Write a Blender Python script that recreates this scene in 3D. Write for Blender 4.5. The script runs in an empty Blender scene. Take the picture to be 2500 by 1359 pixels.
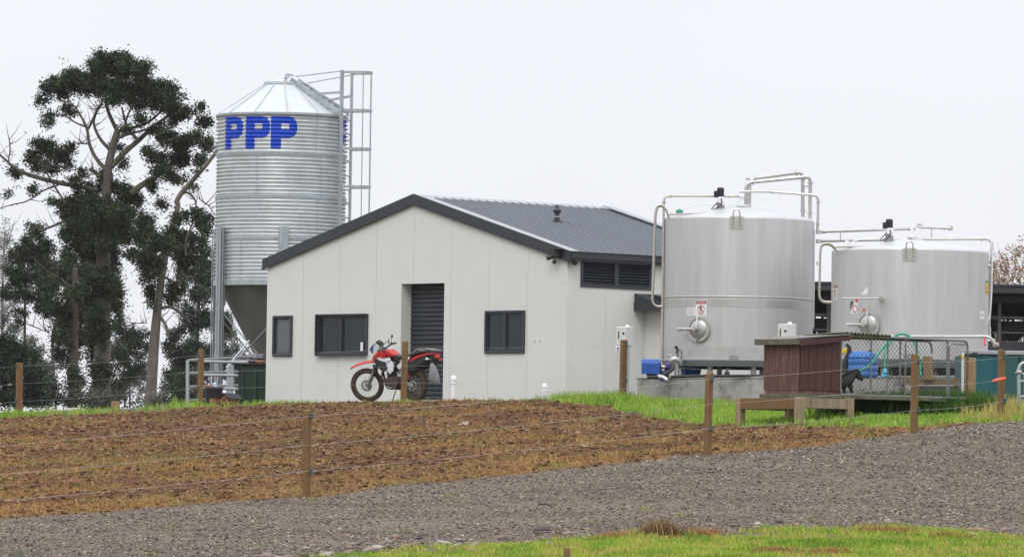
import bpy, math, random
import numpy as np
from mathutils import Vector, Matrix
random.seed(7); RNG = np.random.default_rng(7)
R = math.radians
SC = bpy.context.scene
COL = SC.collection
# ------------------------------------------------------------------ camera
F, HZ, ROLL = 15000.0, 1230.0, 0.0152          # focal length and horizon in pixels of the 2500 px wide photograph
PIT = math.atan((HZ-679.5)/F)
cd = bpy.data.cameras.new("camera"); cam = bpy.data.objects.new("camera", cd); COL.objects.link(cam)
cd.sensor_width = 36; cd.lens = F/2500*36; cd.clip_start = 1; cd.clip_end = 9000
cam.matrix_world = Matrix.Rotation(R(90)+PIT, 4, 'X') @ Matrix.Rotation(ROLL, 4, 'Z')
SC.camera = cam
SC.render.resolution_x = 1024; SC.render.resolution_y = 556
# ------------------------------------------------------------------ sky and sun
SUN_EL, SUN_AZ = 48, 192        # azimuth the light comes from, clockwise from +Y
w = bpy.data.worlds.new("World"); SC.world = w; w.use_nodes = True
nt = w.node_tree; N = nt.nodes; L = nt.links; N.clear()
out = N.new('ShaderNodeOutputWorld'); bg = N.new('ShaderNodeBackground')
sky = N.new('ShaderNodeTexSky'); sky.sky_type = 'NISHITA'; sky.sun_disc = False
sky.sun_elevation = R(SUN_EL); sky.sun_rotation = R(SUN_AZ)
sc_ = N.new('ShaderNodeMix'); sc_.data_type = 'RGBA'; sc_.blend_type = 'MULTIPLY'; sc_.inputs[0].default_value = 1
L.new(sky.outputs[0], sc_.inputs[6]); sc_.inputs[7].default_value = (0.08, 0.08, 0.08, 1)
tc = N.new('ShaderNodeTexCoord'); sep = N.new('ShaderNodeSeparateXYZ'); L.new(tc.outputs['Generated'], sep.inputs[0])
cr = N.new('ShaderNodeValToRGB')
cr.color_ramp.elements[0].position = 0.0; cr.color_ramp.elements[0].color = (.87, .882, .945, 1)
cr.color_ramp.elements[1].position = 1.0; cr.color_ramp.elements[1].color = (2.05, 2.07, 2.12, 1)
e_ = cr.color_ramp.elements.new(.12); e_.color = (.90, .91, .965, 1)
L.new(sep.outputs[2], cr.inputs[0])
nz = N.new('ShaderNodeTexNoise'); nz.inputs['Scale'].default_value = 9; nz.inputs['Detail'].default_value = 4
mp = N.new('ShaderNodeMapping'); mp.inputs['Scale'].default_value = (1, 1, 2.2); L.new(tc.outputs['Generated'], mp.inputs[0]); L.new(mp.outputs[0], nz.inputs[0])
nr = N.new('ShaderNodeMapRange'); nr.inputs[1].default_value = .35; nr.inputs[2].default_value = .7; nr.inputs[3].default_value = .975; nr.inputs[4].default_value = 1.03
L.new(nz.outputs[0], nr.inputs[0])
mm = N.new('ShaderNodeMix'); mm.data_type = 'RGBA'; mm.blend_type = 'MULTIPLY'; mm.inputs[0].default_value = 1
L.new(cr.outputs[0], mm.inputs[6]); L.new(nr.outputs[0], mm.inputs[7])
mx = N.new('ShaderNodeMix'); mx.data_type = 'RGBA'; mx.inputs[0].default_value = .93
L.new(sc_.outputs[2], mx.inputs[6]); L.new(mm.outputs[2], mx.inputs[7])
L.new(mx.outputs[2], bg.inputs[0]); bg.inputs[1].default_value = 1.0; L.new(bg.outputs[0], out.inputs[0])
sd = bpy.data.lights.new("sun", 'SUN'); sd.energy = 1.15; sd.angle = R(30); sd.color = (1, .97, .93)
so = bpy.data.objects.new("sun", sd); COL.objects.link(so); so['kind'] = 'structure'
_d = Vector((math.sin(R(SUN_AZ))*math.cos(R(SUN_EL)), math.cos(R(SUN_AZ))*math.cos(R(SUN_EL)), math.sin(R(SUN_EL))))
so.rotation_euler = _d.to_track_quat('Z', 'Y').to_euler()
SC.view_settings.view_transform = 'Standard'; SC.view_settings.look = 'None'
SC.view_settings.exposure = 0.06; SC.view_settings.gamma = 1

# ------------------------------------------------------------------ helpers
def P(px, py, D):
    "world point seen at photo pixel (px,py) at distance D"
    x, y = px-1250, py-679.5
    x0 = x*math.cos(ROLL)+y*math.sin(ROLL); y0 = -x*math.sin(ROLL)+y*math.cos(ROLL)
    c, s = math.cos(PIT), math.sin(PIT)
    dx, dy, dz = x0/F, c+y0/F*s, s-y0/F*c
    return Vector((dx/dy*D, D, dz/dy*D))

class MB:
    def __init__(s): s.v = []; s.f = []; s.M = Matrix.Identity(4); s.mi = []; s.m = 0
    def add(s, vs, fs, M=None):
        M = s.M if M is None else s.M @ M
        b = len(s.v)
        s.v += [tuple(M @ Vector(p)) for p in vs]
        s.f += [tuple(i+b for i in f) for f in fs]; s.mi += [s.m]*len(fs)
    def box(s, x0, x1, y0, y1, z0, z1, bev=0.0, M=None):
        if bev <= 0:
            vs = [(x, y, z) for z in (z0, z1) for y in (y0, y1) for x in (x0, x1)]
            s.add(vs, [(0,2,3,1),(4,5,7,6),(0,1,5,4),(2,6,7,3),(0,4,6,2),(1,3,7,5)], M); return
        b = min(bev, (x1-x0)*.45, (y1-y0)*.45, (z1-z0)*.45)
        vs = []; idx = {}
        for ix in (0,1):
            for iy in (0,1):
                for iz in (0,1):
                    X, Y, Z = (x0,x1)[ix], (y0,y1)[iy], (z0,z1)[iz]
                    sx, sy, sz = (b,-b)[ix], (b,-b)[iy], (b,-b)[iz]
                    for k, p in enumerate(((X, Y+sy, Z+sz), (X+sx, Y, Z+sz), (X+sx, Y+sy, Z))):
                        idx[(ix,iy,iz,k)] = len(vs); vs.append(p)
        g = lambda *a: idx[a]
        fs = []
        for i in (0,1):
            fs.append((g(i,0,0,0), g(i,1,0,0), g(i,1,1,0), g(i,0,1,0)))
            fs.append((g(0,i,0,1), g(1,i,0,1), g(1,i,1,1), g(0,i,1,1)))
            fs.append((g(0,0,i,2), g(1,0,i,2), g(1,1,i,2), g(0,1,i,2)))
            for j in (0,1):
                fs.append((g(i,j,0,0), g(i,j,1,0), g(i,j,1,1), g(i,j,0,1)))
                fs.append((g(i,0,j,0), g(i,1,j,0), g(i,1,j,2), g(i,0,j,2)))
                fs.append((g(0,i,j,1), g(1,i,j,1), g(1,i,j,2), g(0,i,j,2)))
                for k in (0,1): fs.append((g(i,j,k,0), g(i,j,k,1), g(i,j,k,2)))
        s.add(vs, fs, M)
    def frame(s, p0, p1):
        d = Vector(p1)-Vector(p0); q = d.to_track_quat('Z', 'Y').to_matrix().to_4x4()
        return Matrix.Translation(Vector(p0)) @ q, d.length
    def cyl(s, p0, p1, r0, r1=None, n=10, cap=True):
        r1 = r0 if r1 is None else r1
        M, l = s.frame(p0, p1)
        vs = [(r*math.cos(2*math.pi*i/n), r*math.sin(2*math.pi*i/n), z) for r, z in ((r0,0),(r1,l)) for i in range(n)]
        fs = [(i, (i+1)%n, n+(i+1)%n, n+i) for i in range(n)]
        if cap: fs += [tuple(range(n))[::-1], tuple(range(n, 2*n))]
        s.add(vs, fs, M)
    def bar(s, p0, p1, w, h, up=(0,0,1)):
        p0, p1 = Vector(p0), Vector(p1); d = (p1-p0); l = d.length; d.normalize()
        u = Vector(up); x = d.cross(u)
        if x.length < 1e-4: x = Vector((1,0,0))
        x.normalize(); y = x.cross(d)
        vs = [tuple(p+x*a*w/2+y*b*h/2) for p in (p0,p1) for a, b in ((-1,-1),(1,-1),(1,1),(-1,1))]
        s.add(vs, [(0,1,2,3)[::-1],(4,5,6,7),(0,1,5,4),(1,2,6,5),(2,3,7,6),(3,0,4,7)])
    def tube(s, pts, r, n=8, cap=True, smooth=0, closed=False):
        pts = [Vector(p) for p in pts]
        if smooth:
            for _ in range(smooth):
                q = [pts[0]]
                for a, b in zip(pts[:-1], pts[1:]): q += [a*.75+b*.25, a*.25+b*.75]
                q.append(pts[-1]); pts = q
        m = len(pts)
        rs = r if isinstance(r, (list, tuple)) else None
        if rs:
            rr = [float(np.interp(i/(m-1), np.linspace(0,1,len(rs)), rs)) for i in range(m)]
        else: rr = [r]*m
        vs = []; ref = None
        for i, p in enumerate(pts):
            if closed: d = pts[(i+1)%m]-pts[i-1]
            else: d = pts[min(i+1, m-1)]-pts[max(i-1, 0)]
            if d.length < 1e-9: d = Vector((0,0,1))
            d.normalize()
            if ref is None:
                ref = Vector((0,0,1)) if abs(d.z) < .9 else Vector((1,0,0))
            x = d.cross(ref)
            if x.length < 1e-5: x = d.cross(Vector((0.3,1,.1)))
            x.normalize(); y = x.cross(d); ref = y.copy() if y.length > 0 else ref
            for k in range(n):
                a = 2*math.pi*k/n; vs.append(tuple(p+x*math.cos(a)*rr[i]+y*math.sin(a)*rr[i]))
        fs = []
        mm_ = m if closed else m-1
        for i in range(mm_):
            j = (i+1) % m
            for k in range(n): fs.append((i*n+k, i*n+(k+1)%n, j*n+(k+1)%n, j*n+k))
        if cap and not closed: fs += [tuple(range(n))[::-1], tuple(range((m-1)*n, m*n))]
        s.add(vs, fs)
    def lathe(s, prof, n=48, c=(0,0,0), a0=0, a1=360, M=None):
        full = abs(a1-a0) >= 360
        k = n if full else n+1
        vs = []
        for r, z in prof:
            for i in range(k):
                a = R(a0+(a1-a0)*i/n); vs.append((c[0]+r*math.sin(a), c[1]-r*math.cos(a), c[2]+z))
        fs = []
        for j in range(len(prof)-1):
            for i in range(n):
                i2 = (i+1) % k
                fs.append((j*k+i, j*k+i2, (j+1)*k+i2, (j+1)*k+i))
        s.add(vs, fs, M)
    def prism(s, poly, y0, y1, M=None):
        "polygon in x,z extruded from y0 to y1"
        n = len(poly)
        vs = [(x, y0, z) for x, z in poly]+[(x, y1, z) for x, z in poly]
        s.add(vs, [tuple(range(n)), tuple(range(n, 2*n))[::-1]]+[(i, n+i, n+(i+1)%n, (i+1)%n) for i in range(n)], M)
    def ball(s, c, r, n=10, sc=(1,1,1), M=None):
        prof = [(max(r*math.sin(math.pi*i/n), 1e-4), -r*math.cos(math.pi*i/n)) for i in range(n+1)]
        b = len(s.v); s.lathe(prof, n+4, (0,0,0), M=(M or Matrix.Identity(4)) @ Matrix.Translation(c) @ Matrix.Diagonal((*sc, 1)))

INV = {}
def part(name, mb, mat, parent=None, smooth=False, auto=None, world=False, label=None, **kw):
    me = bpy.data.meshes.new(name)
    vs = mb.v
    if world and parent is not None:
        inv = INV[parent.name]; vs = [tuple(inv @ Vector(v)) for v in vs]
    me.from_pydata(vs, [], mb.f)
    mats = mat if isinstance(mat, (list, tuple)) else [mat]
    for m_ in mats: me.materials.append(m_)
    if len(mats) > 1: me.polygons.foreach_set('material_index', mb.mi)
    if smooth:
        me.polygons.foreach_set('use_smooth', [True]*len(me.polygons))
        if auto: me.set_sharp_from_angle(angle=R(auto))
    me.update()
    import bmesh
    bm = bmesh.new(); bm.from_mesh(me); bmesh.ops.recalc_face_normals(bm, faces=bm.faces); bm.to_mesh(me); bm.free()
    o = bpy.data.objects.new(name, me); COL.objects.link(o)
    if parent is not None:
        o.parent = parent
        INV[o.name] = INV.get(parent.name, Matrix.Identity(4))
    else: INV[o.name] = Matrix.Identity(4)
    if label: o['label'] = label
    for k, v in kw.items(): o[k] = v
    return o
def parts(name, mb, mat, parent=None, **kw):
    "one object per separate piece of the builder"
    par = list(range(len(mb.v)))
    def find(i):
        while par[i] != i: par[i] = par[par[i]]; i = par[i]
        return i
    for f in mb.f:
        for j in f[1:]: par[find(j)] = find(f[0])
    grp = {}
    for f in mb.f: grp.setdefault(find(f[0]), []).append(f)
    for fs in grp.values():
        ids = sorted({i for f in fs for i in f}); mp = {i: k for k, i in enumerate(ids)}
        m2 = MB(); m2.v = [mb.v[i] for i in ids]; m2.f = [tuple(mp[i] for i in f) for f in fs]; m2.mi = [0]*len(m2.f)
        part(name, m2, mat, parent, **kw)
def thing(name, label, cat, loc=(0,0,0), rz=0.0, group=None):
    o = bpy.data.objects.new(name, None); COL.objects.link(o); o.empty_display_size = .2
    o.location = loc; o.rotation_euler = (0, 0, rz)
    INV[o.name] = (Matrix.Translation(Vector(loc)) @ Matrix.Rotation(rz, 4, 'Z')).inverted()
    o['label'] = label; o['category'] = cat
    if group: o['group'] = group
    return o

# ------------------------------------------------------------------ materials
def mat(name, col, rough=.6, metal=0.0, var=.12, scale=3.0, col2=None, bump=0.0, bscale=30.0, spec=.5, stretch=(1,1,1), dirt=None, dscale=2.0, damt=.5, coat=0.0):
    m = bpy.data.materials.new(name); m.use_nodes = True
    t = m.node_tree; n = t.nodes; l = t.links
    b = n['Principled BSDF']
    tc = n.new('ShaderNodeTexCoord'); mp = n.new('ShaderNodeMapping'); mp.inputs['Scale'].default_value = stretch
    l.new(tc.outputs['Object'], mp.inputs[0])
    no = n.new('ShaderNodeTexNoise'); no.inputs['Scale'].default_value = scale; no.inputs['Detail'].default_value = 5; no.inputs['Roughness'].default_value = .6
    l.new(mp.outputs[0], no.inputs[0])
    mr = n.new('ShaderNodeMapRange'); mr.inputs[1].default_value = .3; mr.inputs[2].default_value = .7
    l.new(no.outputs[0], mr.inputs[0])
    mx = n.new('ShaderNodeMix'); mx.data_type = 'RGBA'
    c2 = col2 if col2 else tuple(c*(1+var) for c in col)
    c1 = col if col2 else tuple(c*(1-var) for c in col)
    mx.inputs[6].default_value = (*c1, 1); mx.inputs[7].default_value = (*c2, 1)
    l.new(mr.outputs[0], mx.inputs[0]); last = mx.outputs[2]
    if dirt:
        n2 = n.new('ShaderNodeTexNoise'); n2.inputs['Scale'].default_value = dscale; n2.inputs['Detail'].default_value = 7; n2.inputs['Roughness'].default_value = .65
        l.new(mp.outputs[0], n2.inputs[0])
        r2 = n.new('ShaderNodeMapRange'); r2.inputs[1].default_value = .52; r2.inputs[2].default_value = .68; r2.inputs[4].default_value = damt
        l.new(n2.outputs[0], r2.inputs[0])
        m2 = n.new('ShaderNodeMix'); m2.data_type = 'RGBA'; m2.inputs[7].default_value = (*dirt, 1)
        l.new(r2.outputs[0], m2.inputs[0]); l.new(last, m2.inputs[6]); last = m2.outputs[2]
    l.new(last, b.inputs['Base Color'])
    b.inputs['Roughness'].default_value = rough; b.inputs['Metallic'].default_value = metal
    b.inputs['Specular IOR Level'].default_value = spec
    if coat: b.inputs['Coat Weight'].default_value = coat
    if bump > 0:
        nb = n.new('ShaderNodeTexNoise'); nb.inputs['Scale'].default_value = bscale; nb.inputs['Detail'].default_value = 4
        l.new(mp.outputs[0], nb.inputs[0]); bu = n.new('ShaderNodeBump'); bu.inputs['Strength'].default_value = bump; bu.inputs['Distance'].default_value = .02
        l.new(nb.outputs[0], bu.inputs['Height']); l.new(bu.outputs[0], b.inputs['Normal'])
    return m
def vmat(name, rough=.8, spec=.3, trans=0.0):
    "colour from the mesh's own Col attribute (each blade or stone has its own colour)"
    m = bpy.data.materials.new(name); m.use_nodes = True; t = m.node_tree
    b = t.nodes['Principled BSDF']; a = t.nodes.new('ShaderNodeAttribute'); a.attribute_name = 'Col'
    t.links.new(a.outputs[0], b.inputs['Base Color']); b.inputs['Roughness'].default_value = rough; b.inputs['Specular IOR Level'].default_value = spec
    if trans:
        tr = t.nodes.new('ShaderNodeBsdfTranslucent'); t.links.new(a.outputs[0], tr.inputs[0]); ms = t.nodes.new('ShaderNodeMixShader'); ms.inputs[0].default_value = trans
        t.links.new(b.outputs[0], ms.inputs[1]); t.links.new(tr.outputs[0], ms.inputs[2]); t.links.new(ms.outputs[0], t.nodes['Material Output'].inputs[0])
    return m
M = {}
M['panel'] = mat('painted_panel', (.605,.61,.58), .55, var=.025, scale=1.2, bump=.05, bscale=14, spec=.3, dirt=(.47,.46,.42), dscale=.9, damt=.12)
M['dark'] = mat('charcoal_steel', (.027,.032,.038), .45, var=.1, scale=2)
M['roof'] = mat('roof_steel', (.105,.12,.145), .45, metal=.25, var=.05, scale=.5, spec=.6)
M['flash'] = mat('ridge_flashing', (.33,.34,.37), .38, metal=.4, var=.1)
M['glass'] = mat('dark_glass', (.012,.017,.023), .06, var=.2, scale=1.0, spec=.4)
M['glass_blind'] = mat('frosted_glass', (.10,.115,.12), .22, var=.1, scale=3)
M['black'] = mat('black_plastic', (.012,.012,.013), .5, var=.2)
M['white'] = mat('white_plastic', (.72,.73,.75), .45, var=.05)
M['galv'] = mat('galvanised_steel', (.40,.44,.46), .42, metal=.55, var=.15, scale=9, dirt=(.28,.32,.34), dscale=6, damt=.5)
M['silo'] = mat('corrugated_galvanised', (.56,.59,.60), .34, metal=.5, var=.10, scale=2.5, dirt=(.34,.35,.33), dscale=1.3, damt=.35)
M['silocone'] = mat('silo_roof_sheet', (.50,.54,.57), .5, metal=.08, var=.06, scale=3, dirt=(.62,.42,.30), dscale=1.7, damt=.12)
M['hopper'] = mat('hopper_sheet', (.125,.122,.112), .7, metal=.0, var=.12, scale=2)
M['blue'] = mat('blue_lettering', (.010,.060,.50), .45, var=.12, scale=5)
M['steel'] = mat('stainless_vat', (.45,.45,.45), .5, metal=.28, var=.08, scale=2.2, stretch=(2.6,2.6,.22), spec=.5, dirt=(.385,.38,.36), dscale=1.6, damt=.55)
M['dome'] = mat('stainless_dome', (.50,.51,.53), .45, metal=.35, var=.05, scale=3, stretch=(1,1,1))
M['steelband'] = mat('stainless_band', (.47,.47,.46), .40, metal=.6, var=.10, scale=2.0, stretch=(2,2,.5))
M['pipe'] = mat('stainless_pipe', (.52,.51,.49), .3, metal=.75, var=.1, scale=6)
M['rail'] = mat('stainless_rail', (.50,.47,.42), .32, metal=.7, var=.1, scale=6)
M['conc'] = mat('stained_concrete', (.33,.32,.30), .85, var=.16, scale=2.5, bump=.25, bscale=25, dirt=(.11,.11,.085), dscale=2.6, damt=.8, stretch=(1,1,1.3))
M['wood'] = mat('weathered_timber', (.165,.092,.036), .85, var=.3, scale=5, stretch=(9,9,.7), bump=.3, bscale=9, dirt=(.06,.045,.03), dscale=3, damt=.6)
M['woodh'] = mat('weathered_beam', (.20,.135,.075), .85, var=.3, scale=5, stretch=(.8,9,9), bump=.3, bscale=9, dirt=(.055,.04,.025), dscale=1.2, damt=.8)
M['woodp'] = mat('pale_weathered_timber', (.27,.205,.135), .85, var=.25, scale=4, stretch=(6,6,.8), bump=.3, bscale=9, dirt=(.07,.05,.03), dscale=1.6, damt=.6)
M['woodl'] = mat('pale_timber', (.24,.165,.08), .85, var=.25, scale=5, stretch=(9,9,.7), bump=.3, bscale=9)
M['redbrown'] = mat('red_brown_paint', (.060,.018,.015), .6, var=.25, scale=4, stretch=(5,5,.6), dirt=(.15,.09,.08), dscale=7, damt=.15)
M['redbrown2'] = mat('faded_red_brown_iron', (.13,.055,.048), .6, var=.2, scale=5, stretch=(4,4,.5), dirt=(.30,.24,.23), dscale=5, damt=.5)
M['irongrey'] = mat('old_iron_roof', (.20,.19,.18), .6, metal=.3, var=.2, scale=6)
M['mossy'] = mat('mossy_iron', (.10,.10,.065), .8, var=.4, scale=8)
M['insul'] = mat('green_insulator', (.010,.075,.065), .4, var=.2)
M['wire'] = mat('fence_wire', (.42,.42,.42), .4, metal=.4, var=.1)
M['bluepaint'] = mat('blue_motor_cover', (.012,.075,.33), .38, var=.15, scale=5)
M['bluedrum'] = mat('blue_plastic', (.035,.16,.50), .42, var=.15, scale=4)
M['purple'] = mat('purple_pump', (.035,.025,.16), .4, var=.15)
M['hose'] = mat('green_hose', (.006,.24,.14), .45, var=.15, scale=8)
M['cyan'] = mat('cyan_plastic', (.03,.35,.52), .45, var=.1)
M['teal'] = mat('teal_sheet', (.006,.085,.105), .4, var=.1, scale=1.5)
M['teal2'] = mat('dark_teal_sheet', (.012,.070,.075), .45, var=.12, scale=1.5)
M['binG'] = mat('green_bin_plastic', (.018,.040,.026), .55, var=.25, scale=4)
M['orange'] = mat('orange_plastic', (.62,.10,.03), .5, var=.1)
M['card'] = mat('cardboard', (.25,.12,.065), .85, var=.2, scale=6)
M['red'] = mat('red_plastic', (.44,.012,.012), .4, var=.12, scale=6, dirt=(.12,.05,.03), dscale=7, damt=.55)
M['bikewhite'] = mat('white_bike_plastic', (.62,.62,.66), .4, var=.06, dirt=(.25,.20,.16), dscale=8, damt=.45)
M['mud'] = mat('muddy_rubber', (.050,.034,.020), .9, var=.3, scale=18, bump=.4, bscale=60)
M['mudmetal'] = mat('muddy_engine', (.060,.040,.030), .7, metal=.2, var=.35, scale=14, bump=.4, bscale=40)
M['rim'] = mat('wheel_rim', (.30,.28,.25), .4, metal=.6, var=.15)
M['mute'] = mat('grey_metal', (.30,.30,.29), .4, metal=.6, var=.15, scale=8)
M['bag'] = mat('pale_bag_plastic', (.17,.17,.18), .4, var=.12, scale=8)
M['yellow'] = mat('yellow_sign', (.75,.52,.02), .5, var=.05)
M['sgreen'] = mat('green_sign', (.02,.25,.09), .5, var=.05)
M['sred'] = mat('red_sign_ink', (.50,.02,.03), .5, var=.05)
M['signw'] = mat('white_sign', (.70,.70,.71), .5, var=.04)
M['greycab'] = mat('grey_cabinet', (.60,.61,.60), .45, var=.04)
M['dog'] = mat('black_dog_coat', (.010,.009,.009), .45, var=.3, scale=12, bump=.4, bscale=50)
M['trough'] = mat('grey_trough', (.085,.09,.09), .6, var=.2)
M['bark'] = mat('grey_brown_bark', (.070,.055,.045), .9, var=.3, scale=2, stretch=(4,4,.5), bump=.5, bscale=6)
M['bark2'] = mat('pale_bark', (.105,.092,.074), .9, var=.3, scale=2, stretch=(3,3,.8), bump=.5, bscale=6)
M['barkmist'] = mat('mist_tinted_bark', (.16,.15,.14), .9, var=.2, scale=2)  # bark colour paled and greyed to carry the mist over far trees
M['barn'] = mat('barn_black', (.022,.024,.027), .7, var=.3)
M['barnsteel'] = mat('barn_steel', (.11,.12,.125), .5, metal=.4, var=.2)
M['leaf'] = vmat('foliage', .85, .2); M['stone'] = vmat('loose_stone', .9, .25); M['blade'] = vmat('grass_blade', .7, .25, .35)

# ------------------------------------------------------------------ terrain heights
def vnoise(x, y, cell, seed):
    rs = np.random.default_rng(seed); T = rs.random((256, 256))
    u = x/cell+1000; v = y/cell+1000
    i = np.floor(u).astype(int); j = np.floor(v).astype(int); a = u-i; b = v-j
    a = a*a*(3-2*a); b = b*b*(3-2*b)
    g = lambda p, q: T[p % 256, q % 256]
    return (g(i,j)*(1-a)+g(i+1,j)*a)*(1-b)+(g(i,j+1)*(1-a)+g(i+1,j+1)*a)*b-.5
CT = [(-400,1420,70),(600,1415,69),(1250,1390,69),(1800,1375,69.5),(2500,1372,70),(3000,1370,70),
 (0,1352,74),(376,1345,74.2),(730,1345,74.5),(1250,1322,75.5),(1700,1302,76),(2500,1305,77),(2900,1300,78),
 (-400,1295,78),(0,1268,79),(376,1240,80),(752,1215,81),(1250,1161,83),(1730,1114,85),(2000,1092,87.5),(2233,1058,90),(2444,1032,96),(2560,1016,99),(2900,990,103),
 (0,1120,98),(500,1100,100),(1250,1062,102),(1700,1045,101),(1920,1044,97),(1840,1035,99),(2060,1018,98.5),(2230,1015,100),
 (-300,1020,124),(0,1016,122),(250,1006,122),(500,990,122),(750,986,121.5),(1000,981,121),(1380,978,120),(1560,978,117.5),(1850,988,114),(2150,992,110),(2420,995,108),(2900,985,110),
 (49,1011,133),(490,990,127),(650,984,133),(850,981,128),(1050,979.5,126.5),(1380,976,127),(1700,972,125),(2300,975,122),(-300,1016,150),(600,985,150),(1400,975,150),(2500,960,150)]
cp = [P(*c) for c in CT]
CX = np.array([p.x for p in cp]); CY = np.array([p.y for p in cp])/2.0; CZ = np.array([p.z for p in cp])
def _U(r2): return np.where(r2 > 0, .5*r2*np.log(np.maximum(r2, 1e-12)), 0)
n_ = len(cp)
K_ = _U((CX[:,None]-CX)**2+(CY[:,None]-CY)**2)+np.eye(n_)*.08
Pm = np.stack([np.ones(n_), CX, CY], 1)
A_ = np.block([[K_, Pm],[Pm.T, np.zeros((3,3))]])
W_ = np.linalg.solve(A_, np.concatenate([CZ, np.zeros(3)]))
def sst(a, b, x):
    t = np.clip((x-a)/(b-a), 0, 1); return t*t*(3-2*t)
PY = np.array([-3000,0,50,70,76,83,118,127,150,220,400,3000.]); PZ = np.array([-1.6,-1.6,-1.45,-.65,-.4,.39,1.95,2.08,2.05,1.0,-1.5,-8.])
def base_h(X, Y):
    X = np.asarray(X, float); Y = np.asarray(Y, float)
    sh = X.shape; x = np.clip(X, -14, 14).ravel(); y = np.clip(Y, 66, 150).ravel()/2.0
    z = np.empty(x.size)
    for k in range(0, x.size, 20000):
        a = x[k:k+20000, None]; b = y[k:k+20000, None]
        z[k:k+20000] = _U((a-CX)**2+(b-CY)**2)@W_[:n_]+W_[n_]+W_[n_+1]*a[:,0]+W_[n_+2]*b[:,0]
    z = z.reshape(sh)
    far = np.interp(Y, PY, PZ)
    wgt = sst(10, 26, np.abs(X))*.8
    wy = np.maximum(1-sst(58, 68, Y), sst(146, 160, Y))
    ww = np.maximum(wgt, wy)
    return z*(1-ww)+far*ww
def curve(pts):
    q = [( (px-1250)/F*D, D) for px, D in pts]; q.sort()
    return np.array([a for a, b in q]), np.array([b for a, b in q])
RU = curve([(-1500,73),(0,79),(376,80),(752,81.2),(1250,83),(1730,85.3),(2000,87.6),(2233,90.2),(2444,96.5),(2560,99.5),(3000,106)])
RL = curve([(-1500,66),(0,70.5),(400,71.5),(730,73),(1000,74.3),(1250,75.1),(1450,75.8),(1600,76.6),(1750,76.0),(2000,76.6),(2300,76.9),(2500,76.4),(3200,78)])
BG = curve([(-900,119),(0,118),(650,120.5),(1100,121),(1330,119.5),(1500,112.5),(1600,108),(1700,103.2),(1830,98.5),(1930,97),(2060,95.2),(2230,91.8),(2500,98),(3000,99)])   # where the bare bank meets the green grass
GY = curve([(-900,124),(0,123.5),(650,123),(1380,122),(1560,118),(1850,115.5),(2150,111.5),(2500,108.5),(3000,108)])                              # grass meets yard gravel
def masks(X, Y):
    n = vnoise(X, Y, .9, 3)*1.4+vnoise(X, Y, .3, 4)*.8
    ru = np.interp(X, *RU)+n*.35; rl = np.interp(X, *RL)+n*.9; bg_ = np.interp(X, *BG)+n*2.0; gy = np.interp(X, *GY)+n*.9
    road = sst(rl-.25, rl+.25, Y)*(1-sst(ru-.2, ru+.2, Y))
    near = 1-sst(rl-.25, rl+.25, Y)
    green = sst(bg_-.8, bg_+.8, Y)*(1-sst(gy-.4, gy+.4, Y))
    yard = sst(gy-.4, gy+.4, Y)
    return road, near, green, yard
def straw_mask(X, Y):
    "bands and patches of dead grass lying along the bank"
    ru = np.interp(X, *RU)
    t = Y-ru
    b = np.exp(-((t-.9)/1.3)**2)*.75+np.exp(-((t-13)/2.0)**2)*.9*sst(-2.6, -.9, X)*(1-sst(3, 4.6, X))+np.exp(-((X+6.2)/2.6)**2)*.55*np.exp(-((t-9)/7)**2)+np.exp(-((t-5.5-X*.2)/.8)**2)*.35
    n = vnoise(X*.35, Y*.45, .5, 11)+vnoise(X*.55, Y*.45, .19, 12)*.8
    return np.clip(b+n*1.35-.03, 0, 1)
def full_h(X, Y):
    X = np.asarray(X, float); Y = np.asarray(Y, float)
    z = base_h(X, Y)
    road, near, green, yard = masks(X, Y)
    bank = np.clip(1-road-near-yard, 0, 1)
    inb = (1-sst(14, 18, np.abs(X)))*(1-sst(124, 130, Y))*sst(60, 66, Y)
    cl = vnoise(X*.6, Y, .6, 21)*.08+vnoise(X*.8, Y, .22, 22)*.05+vnoise(X, Y, .11, 23)*.03
    rd = vnoise(X, Y, 1.3, 31)*.05+vnoise(X, Y, .4, 32)*.010+vnoise(X, Y, .10, 33)*.010
    return z+inb*(bank*cl*(1-.6*green)+road*rd+near*rd*1.5+yard*rd*.3)

def axis(a, b, step, far, g=1.25):
    v = list(np.arange(a, b+step/2, step)); s = step; x = v[-1]
    while x < far: s *= g; x += s; v.append(x)
    s = step; x = v[0]; lo = []
    while x > -far: s *= g; x -= s; lo.append(x)
    return np.array(lo[::-1]+v)
gx = axis(-14, 14, .08, 4000)
gy1 = np.concatenate([np.arange(66, 100, .09), np.arange(100, 128, .14)])
s_ = .14; x_ = gy1[-1]; hi = []
while x_ < 5000: s_ *= 1.18; x_ += s_; hi.append(x_)
s_ = .2; x_ = 66; lo = []
while x_ > -300: s_ *= 1.3; x_ -= s_; lo.append(x_)
gy_ = np.concatenate([lo[::-1], gy1, hi])
GX, GYY = np.meshgrid(gx, gy_)
GZ = full_h(GX, GYY)
road, near, green, yard = masks(GX, GYY)
road = road*(1-sst(200, 300, np.abs(GX)))
straw = straw_mask(GX, GYY)
nyy, nxx = GX.shape
idx = np.arange(nyy*nxx).reshape(nyy, nxx)
quads = np.stack([idx[:-1,:-1], idx[:-1,1:], idx[1:,1:], idx[1:,:-1]], -1).reshape(-1, 4)
roadf = (road[:-1,:-1] > .5).ravel()
verts = np.stack([GX, GYY, GZ], -1).reshape(-1, 3)
colr = np.stack([road, np.maximum(green, near*.9), yard, straw], -1).reshape(-1, 4)
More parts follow.
